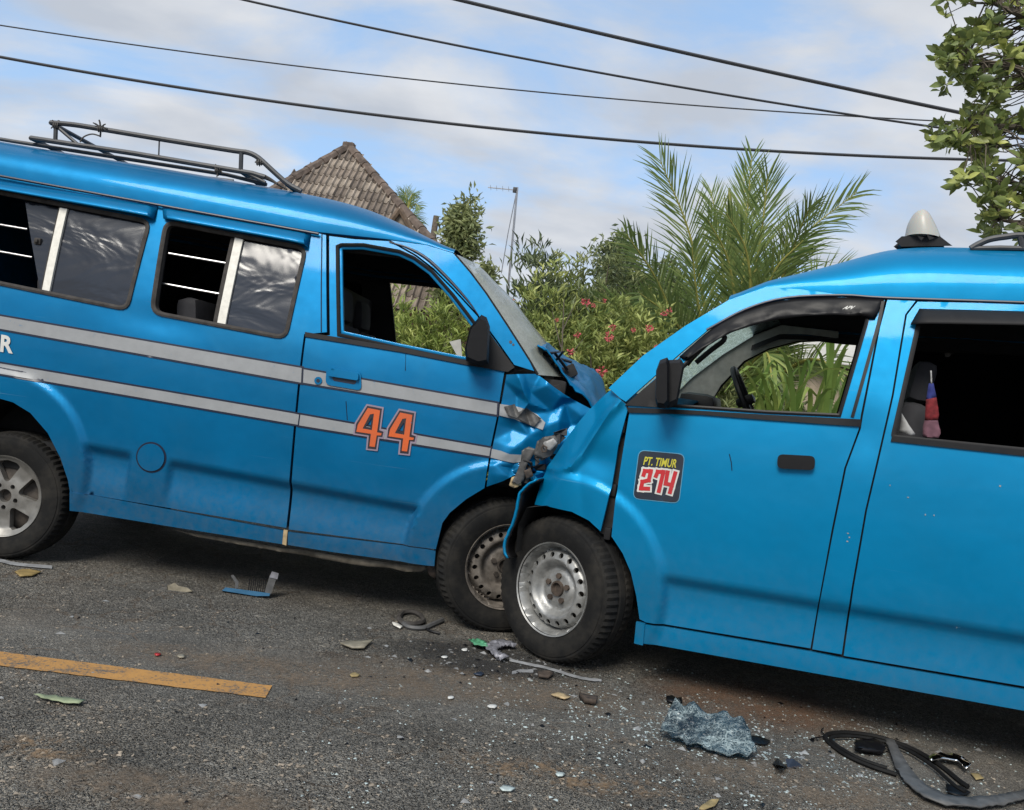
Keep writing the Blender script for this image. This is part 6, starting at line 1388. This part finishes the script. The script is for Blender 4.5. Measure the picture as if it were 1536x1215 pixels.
for k in range(9): slab('grille_bar', [(372 + k * 3, 886 + k * .4), (373.5 + k * 3, 886 + k * .4), (375.5 + k * 3, 868), (374 + k * 3, 868)], .02, .03, 'black', gf)
lf = tag(empty('lamp_fragment', tuple(ground(262, 886))), 'shiny broken lamp reflector fragment on the road near the rear wheel', 'lamp fragment'); l0 = ground(262, 886); gY2 = l0[1]
gp2 = lambda x, y, dy=0.0: np.array(at_depth(x, y, gY2 + dy)) - l0
slab('reflector', [(238, 880), (244, 873), (250, 876), (252, 883), (244, 886)], 0, .05, 'chrome', lf, gp2); slab('housing', [(250, 879), (262, 874), (268, 879), (280, 881), (289, 887), (270, 889), (252, 886)], 0, .06, 'lens', lf, gp2)
gpoly('plastic_scrap', [(22, 858), (34, 854), (50, 855), (62, 858), (48, 864), (30, 865)], 'yel', .008, .004, label='flat yellow plastic scrap beside the alloy wheel', cat='plastic piece')
gpoly('plastic_scrap', [(510, 966), (522, 963), (545, 963), (560, 961), (552, 967), (546, 973), (528, 973)], 'lens', .010, .007, label='beige plastic block lying before the older minibus front wheel', cat='plastic piece')
gpoly('white_chip', [(588, 934), (594, 934), (604, 940), (600, 943), (590, 938)], 'white', .008, .004, label='white sliver of plastic next to the rubber strap', cat='plastic piece')
stp = tag(empty('strap', tuple(ground(628, 938))), 'tangled rubber strap behind the white sliver near the front tyre', 'strap'); t0_ = ground(628, 938)
rel_tube('loop', [(598, 926), (604, 919), (620, 918), (632, 924), (634, 932), (620, 936), (604, 934), (598, 928)], .012, .014, 'rubber_old', stp, t0_); rel_tube('loop', [(600, 930), (612, 940), (634, 942), (650, 936), (664, 930)], .012, .012, 'grey_p', stp, t0_); rel_tube('tail', [(634, 940), (645, 946), (660, 950)], .006, .01, 'black', stp, t0_)
wr_ = tag(empty('wrapper', tuple(ground(735, 970))), 'crumpled green and grey wrapper between the two front tyres', 'wrapper'); w0 = ground(735, 970)
for nm, mt, px in (('green_film', 'teal', [(702, 963), (715, 962), (732, 968), (730, 974), (712, 970)]), ('grey_film', 'foil', [(730, 966), (748, 963), (768, 966), (775, 970), (752, 972), (745, 978), (764, 988), (750, 991), (736, 982), (728, 975)])):
    o = gpoly(nm, px, mt, .016, .003, None, .012, .014, parent=None, fr=35); o.parent = wr_; o.location = Vector(o.location) - Vector(w0)
def gband(name, px, wpx, mat, label, cat, z=.006):
    C_ = smooth_path([np.array(q, float) for q in px], 6); top = [(q[0], q[1] - wpx / 2 * (1 + .4 * noise.noise(Vector((i * .5, 0, 0))))) for i, q in enumerate(C_)]; bot = [(q[0], q[1] + wpx / 2 * (1 + .4 * noise.noise(Vector((i * .5, 5, 0))))) for i, q in enumerate(C_)]
    V = [ground(x, y, z) for x, y in top + bot]; n = len(top); c = V[0].copy(); c[2] = 0; o = mesh_obj(name, [q - c for q in V], [(i, i + 1, n + i + 1, n + i) for i in range(n - 1)], mat, None, False); o.location = c; o.modifiers.new('t', 'SOLIDIFY').thickness = .003; tag(o, label, cat); return o
M['chalk'] = simple('scuffed_white_strip', (.21, .215, .22), .85, var=.35, scale=20)
gband('trim_sliver', [(764, 990), (790, 996), (815, 1001), (840, 1008), (862, 1015), (882, 1019), (902, 1021)], 3, 'chalk', 'thin scuffed white strip curving past the steel wheel', 'trim strip')
gband('trim_sliver', [(800, 1006), (780, 1006), (768, 1009)], 4, 'chalk', 'short pale strip branching off the long scuffed one', 'trim strip')
gband('trim_sliver', [(-60, 826), (0, 841), (30, 847), (78, 851)], 4, 'chalk', 'thin white strip lying beside the alloy wheel', 'trim strip')
gpoly('dark_scrap', [(868, 1046), (880, 1049), (896, 1051), (893, 1057), (876, 1054)], 'rust', .01, .02, label='small dark brown scrap in front of the steel wheel', cat='debris'); gpoly('dry_scrap', [(826, 1043), (840, 1040), (856, 1047), (846, 1050)], 'filler', .008, .004, bump=.004, label='curled dry leaf next to the dark brown scrap', cat='leaf')
gpoly('brown_scrap', [(806, 1010), (820, 1008), (830, 1012), (822, 1018), (808, 1016)], 'rust', .01, .01, label='rust-brown scrap under the scuffed white strip', cat='debris')
for k, (x, y, s_, mt, lab) in enumerate([(667, 986, 5, 'decal_w', 'small white chip beside the wrapper'), (697, 975, 5, 'decal_w', 'white flake just left by the green wrapper'), (236, 982, 5, 'red_p', 'tiny red lens chip above the orange line'), (272, 985, 7, 'lens', 'tiny cream chip above the orange line'), (718, 1011, 7, 'dkblue', 'tiny blue chip in front of the wrapper'), (676, 1047, 6, 'decal_w', 'white chip on the bare asphalt'), (738, 1060, 7, 'decal_w', 'white sliver on the bare asphalt'), (840, 1162, 9, 'crumb', 'pale blue glass flake on the foreground asphalt'), (760, 1183, 12, 'crumb', 'larger pale blue glass flake on the foreground asphalt'), (532, 1013, 8, 'leaf_dry', 'orange-brown leaf scrap beyond the end of the orange line')]):
    px = [(x + s_ * math.cos(t) * random.uniform(.7, 1.2), y + s_ * .42 * math.sin(t) * random.uniform(.6, 1.2)) for t in np.linspace(0, 2 * math.pi, 7)[:-1]]; gpoly('chip', px, mt, .007, .004, None, .01, label=lab, cat='chip')

# ---- glass crumbs and grit (uncountable)
def scatter(name, n, sampler, smin, smax, mat, seed, label, cat, pw=2.0):
    rng = np.random.default_rng(seed); px = sampler(rng, n); P = np.array([ground(x, y) for x, y in px]); s_ = smin + (smax - smin) * rng.random(n) ** pw
    T_ = np.array([[1, 0, 0], [-.5, .87, 0], [-.5, -.87, 0], [.1, 0, 1.0]]); ang = rng.uniform(0, 6.28, n); ca, sa = np.cos(ang), np.sin(ang); st_ = rng.uniform(.5, 1.5, (n, 3)); st_[:, 2] *= .5
    V = T_[None] * st_[:, None] * s_[:, None, None]; X = V[..., 0] * ca[:, None] - V[..., 1] * sa[:, None]; Y_ = V[..., 0] * sa[:, None] + V[..., 1] * ca[:, None]
    V = np.stack([X + P[:, 0:1], Y_ + P[:, 1:2], V[..., 2] + .0015], -1); Fc = (np.array([[0, 1, 3], [1, 2, 3], [2, 0, 3]])[None] + (np.arange(n) * 4)[:, None, None]).reshape(-1, 3)
    o = mesh_obj(name, V.reshape(-1, 3), Fc, mat, None, False); tag(o, label, cat, kind='stuff'); return o
def samp_glass(rng, n):
    o = []
    while len(o) < n:
        k = rng.random()
        if k < .5: q = (rng.normal(1180, 150), rng.normal(1130, 45))
        elif k < .8: q = (rng.normal(960, 130), rng.normal(1065, 35))
        else: q = (rng.uniform(450, 1536), rng.uniform(985, 1215))
        if not (300 < q[0] < 1700 and 900 < q[1] < 1260): continue
        if noise.noise(Vector((q[0] * .02, q[1] * .05, 1))) < -.05 and rng.random() < .8: continue
        if q[1] < 985 + max(0, q[0] - 900) * .17: continue
        o.append(q)
    return o
def samp_grit(rng, n):
    o = []
    while len(o) < n:
        q = (rng.uniform(-50, 1600), rng.uniform(850, 1240))
        if q[1] < 830 + q[0] * .16: continue
        if noise.noise(Vector((q[0] * .006, q[1] * .02, 8))) < .05 and rng.random() < .75: continue
        o.append(q)
    return o
scatter('glass_crumbs', 2800, samp_glass, .0018, .008, 'crumb', 31, 'scattered pale crumbs of broken glass on the asphalt', 'glass crumbs', 2.6)
scatter('road_grit', 4200, samp_grit, .0015, .009, 'grit', 32, 'loose pale grit scattered on the asphalt', 'grit', 3.0)
# ---- dusty soil patches worn into the road
def patch_mat(name, col, lo=.45, hi=.7, sc=7):
    m = NT(name); g_ = m.n('ShaderNodeTexGradient', gradient_type='SPHERICAL'); mp2 = m.n('ShaderNodeMapping'); mp2.inputs['Location'].default_value = (-1, -1, 0); mp2.inputs['Scale'].default_value = (2, 2, 0); m.l(m.tc('Generated'), mp2.inputs[0]); m.l(mp2.outputs[0], g_.inputs[0])
    f = m.noise(sc, 8, .7); f2 = m.noise(55, 4, .7); a_ = m.math('MULTIPLY', m.ramp(g_.outputs['Fac'], [(0.0, 0.0), (.5, 1.0)]), m.ramp(m.math('ADD', m.math('MULTIPLY', f, .6), m.math('MULTIPLY', f2, .4)), [(lo, 0.0), (hi, .75)]))
    m.set(Base_Color=m.mix(f, col, tuple(c * .6 for c in col)), Roughness=.95, Alpha=a_); m.bump(f2, .5, .004); return m.m
M['soil_tan'] = patch_mat('tan_soil', (.22, .165, .115), .42, .66); M['oil'] = patch_mat('dark_oil_stain', (.022, .021, .020), .34, .58, 5); M['soil_red'] = patch_mat('red_soil', (.17, .095, .055), .36, .6); M['soil_orange'] = patch_mat('orange_soil', (.34, .22, .12), .48, .66, 12)
for k, (cx_, cy_, rx, ry, mt, lab) in enumerate([(740, 1030, 330, 32, 'soil_tan', 'tan dust stain in front of the two front wheels'), (1130, 1058, 190, 42, 'soil_red', 'reddish soil stain beside the sill of the sticker minibus'), (720, 990, 170, 30, 'oil', 'dark fluid stain below the crushed fronts'), (60, 1122, 75, 24, 'soil_orange', 'orange soil stain beside the torn green leaf'), (850, 1165, 220, 26, 'soil_orange', 'orange soil lines on the foreground asphalt'), (440, 1010, 380, 24, 'soil_tan', 'pale dust stain beyond the orange line'), (250, 1190, 260, 40, 'soil_tan', 'tan soil stain on the near asphalt'), (1200, 1180, 260, 40, 'soil_tan', 'tan soil stain under the glass crumbs')]):
    V = [ground(cx_ + rx * math.cos(t), cy_ + ry * math.sin(t) + rx * math.cos(t) * .13, .0025 + .0004 * k) for t in np.linspace(0, 2 * math.pi, 33)[:-1]]; c = np.mean(V, axis=0); c[2] = 0
    tag(mesh_obj('soil_stain', [q - c for q in V], [tuple(range(32))[::-1]], mt, None, False), lab, 'stain').location = c

def samp_frag(rng, n):
    o = []
    while len(o) < n:
        k = rng.random(); q = (rng.normal(760, 90), rng.normal(985, 28)) if k < .5 else ((rng.normal(1130, 160), rng.normal(1110, 45)) if k < .8 else (rng.uniform(0, 1500), rng.uniform(880, 1210)))
        if q[1] < 850 + q[0] * .165 or q[1] > 1215: continue
        o.append(q)
    return o
scatter('dark_fragments', 240, samp_frag, .003, .016, 'black', 41, 'small dark plastic fragments strewn below the crushed fronts', 'fragments', 2.2)
scatter('pale_fragments', 330, samp_frag, .004, .018, 'foil_grey', 42, 'small pale plastic fragments strewn below the crushed fronts', 'fragments', 2.4)
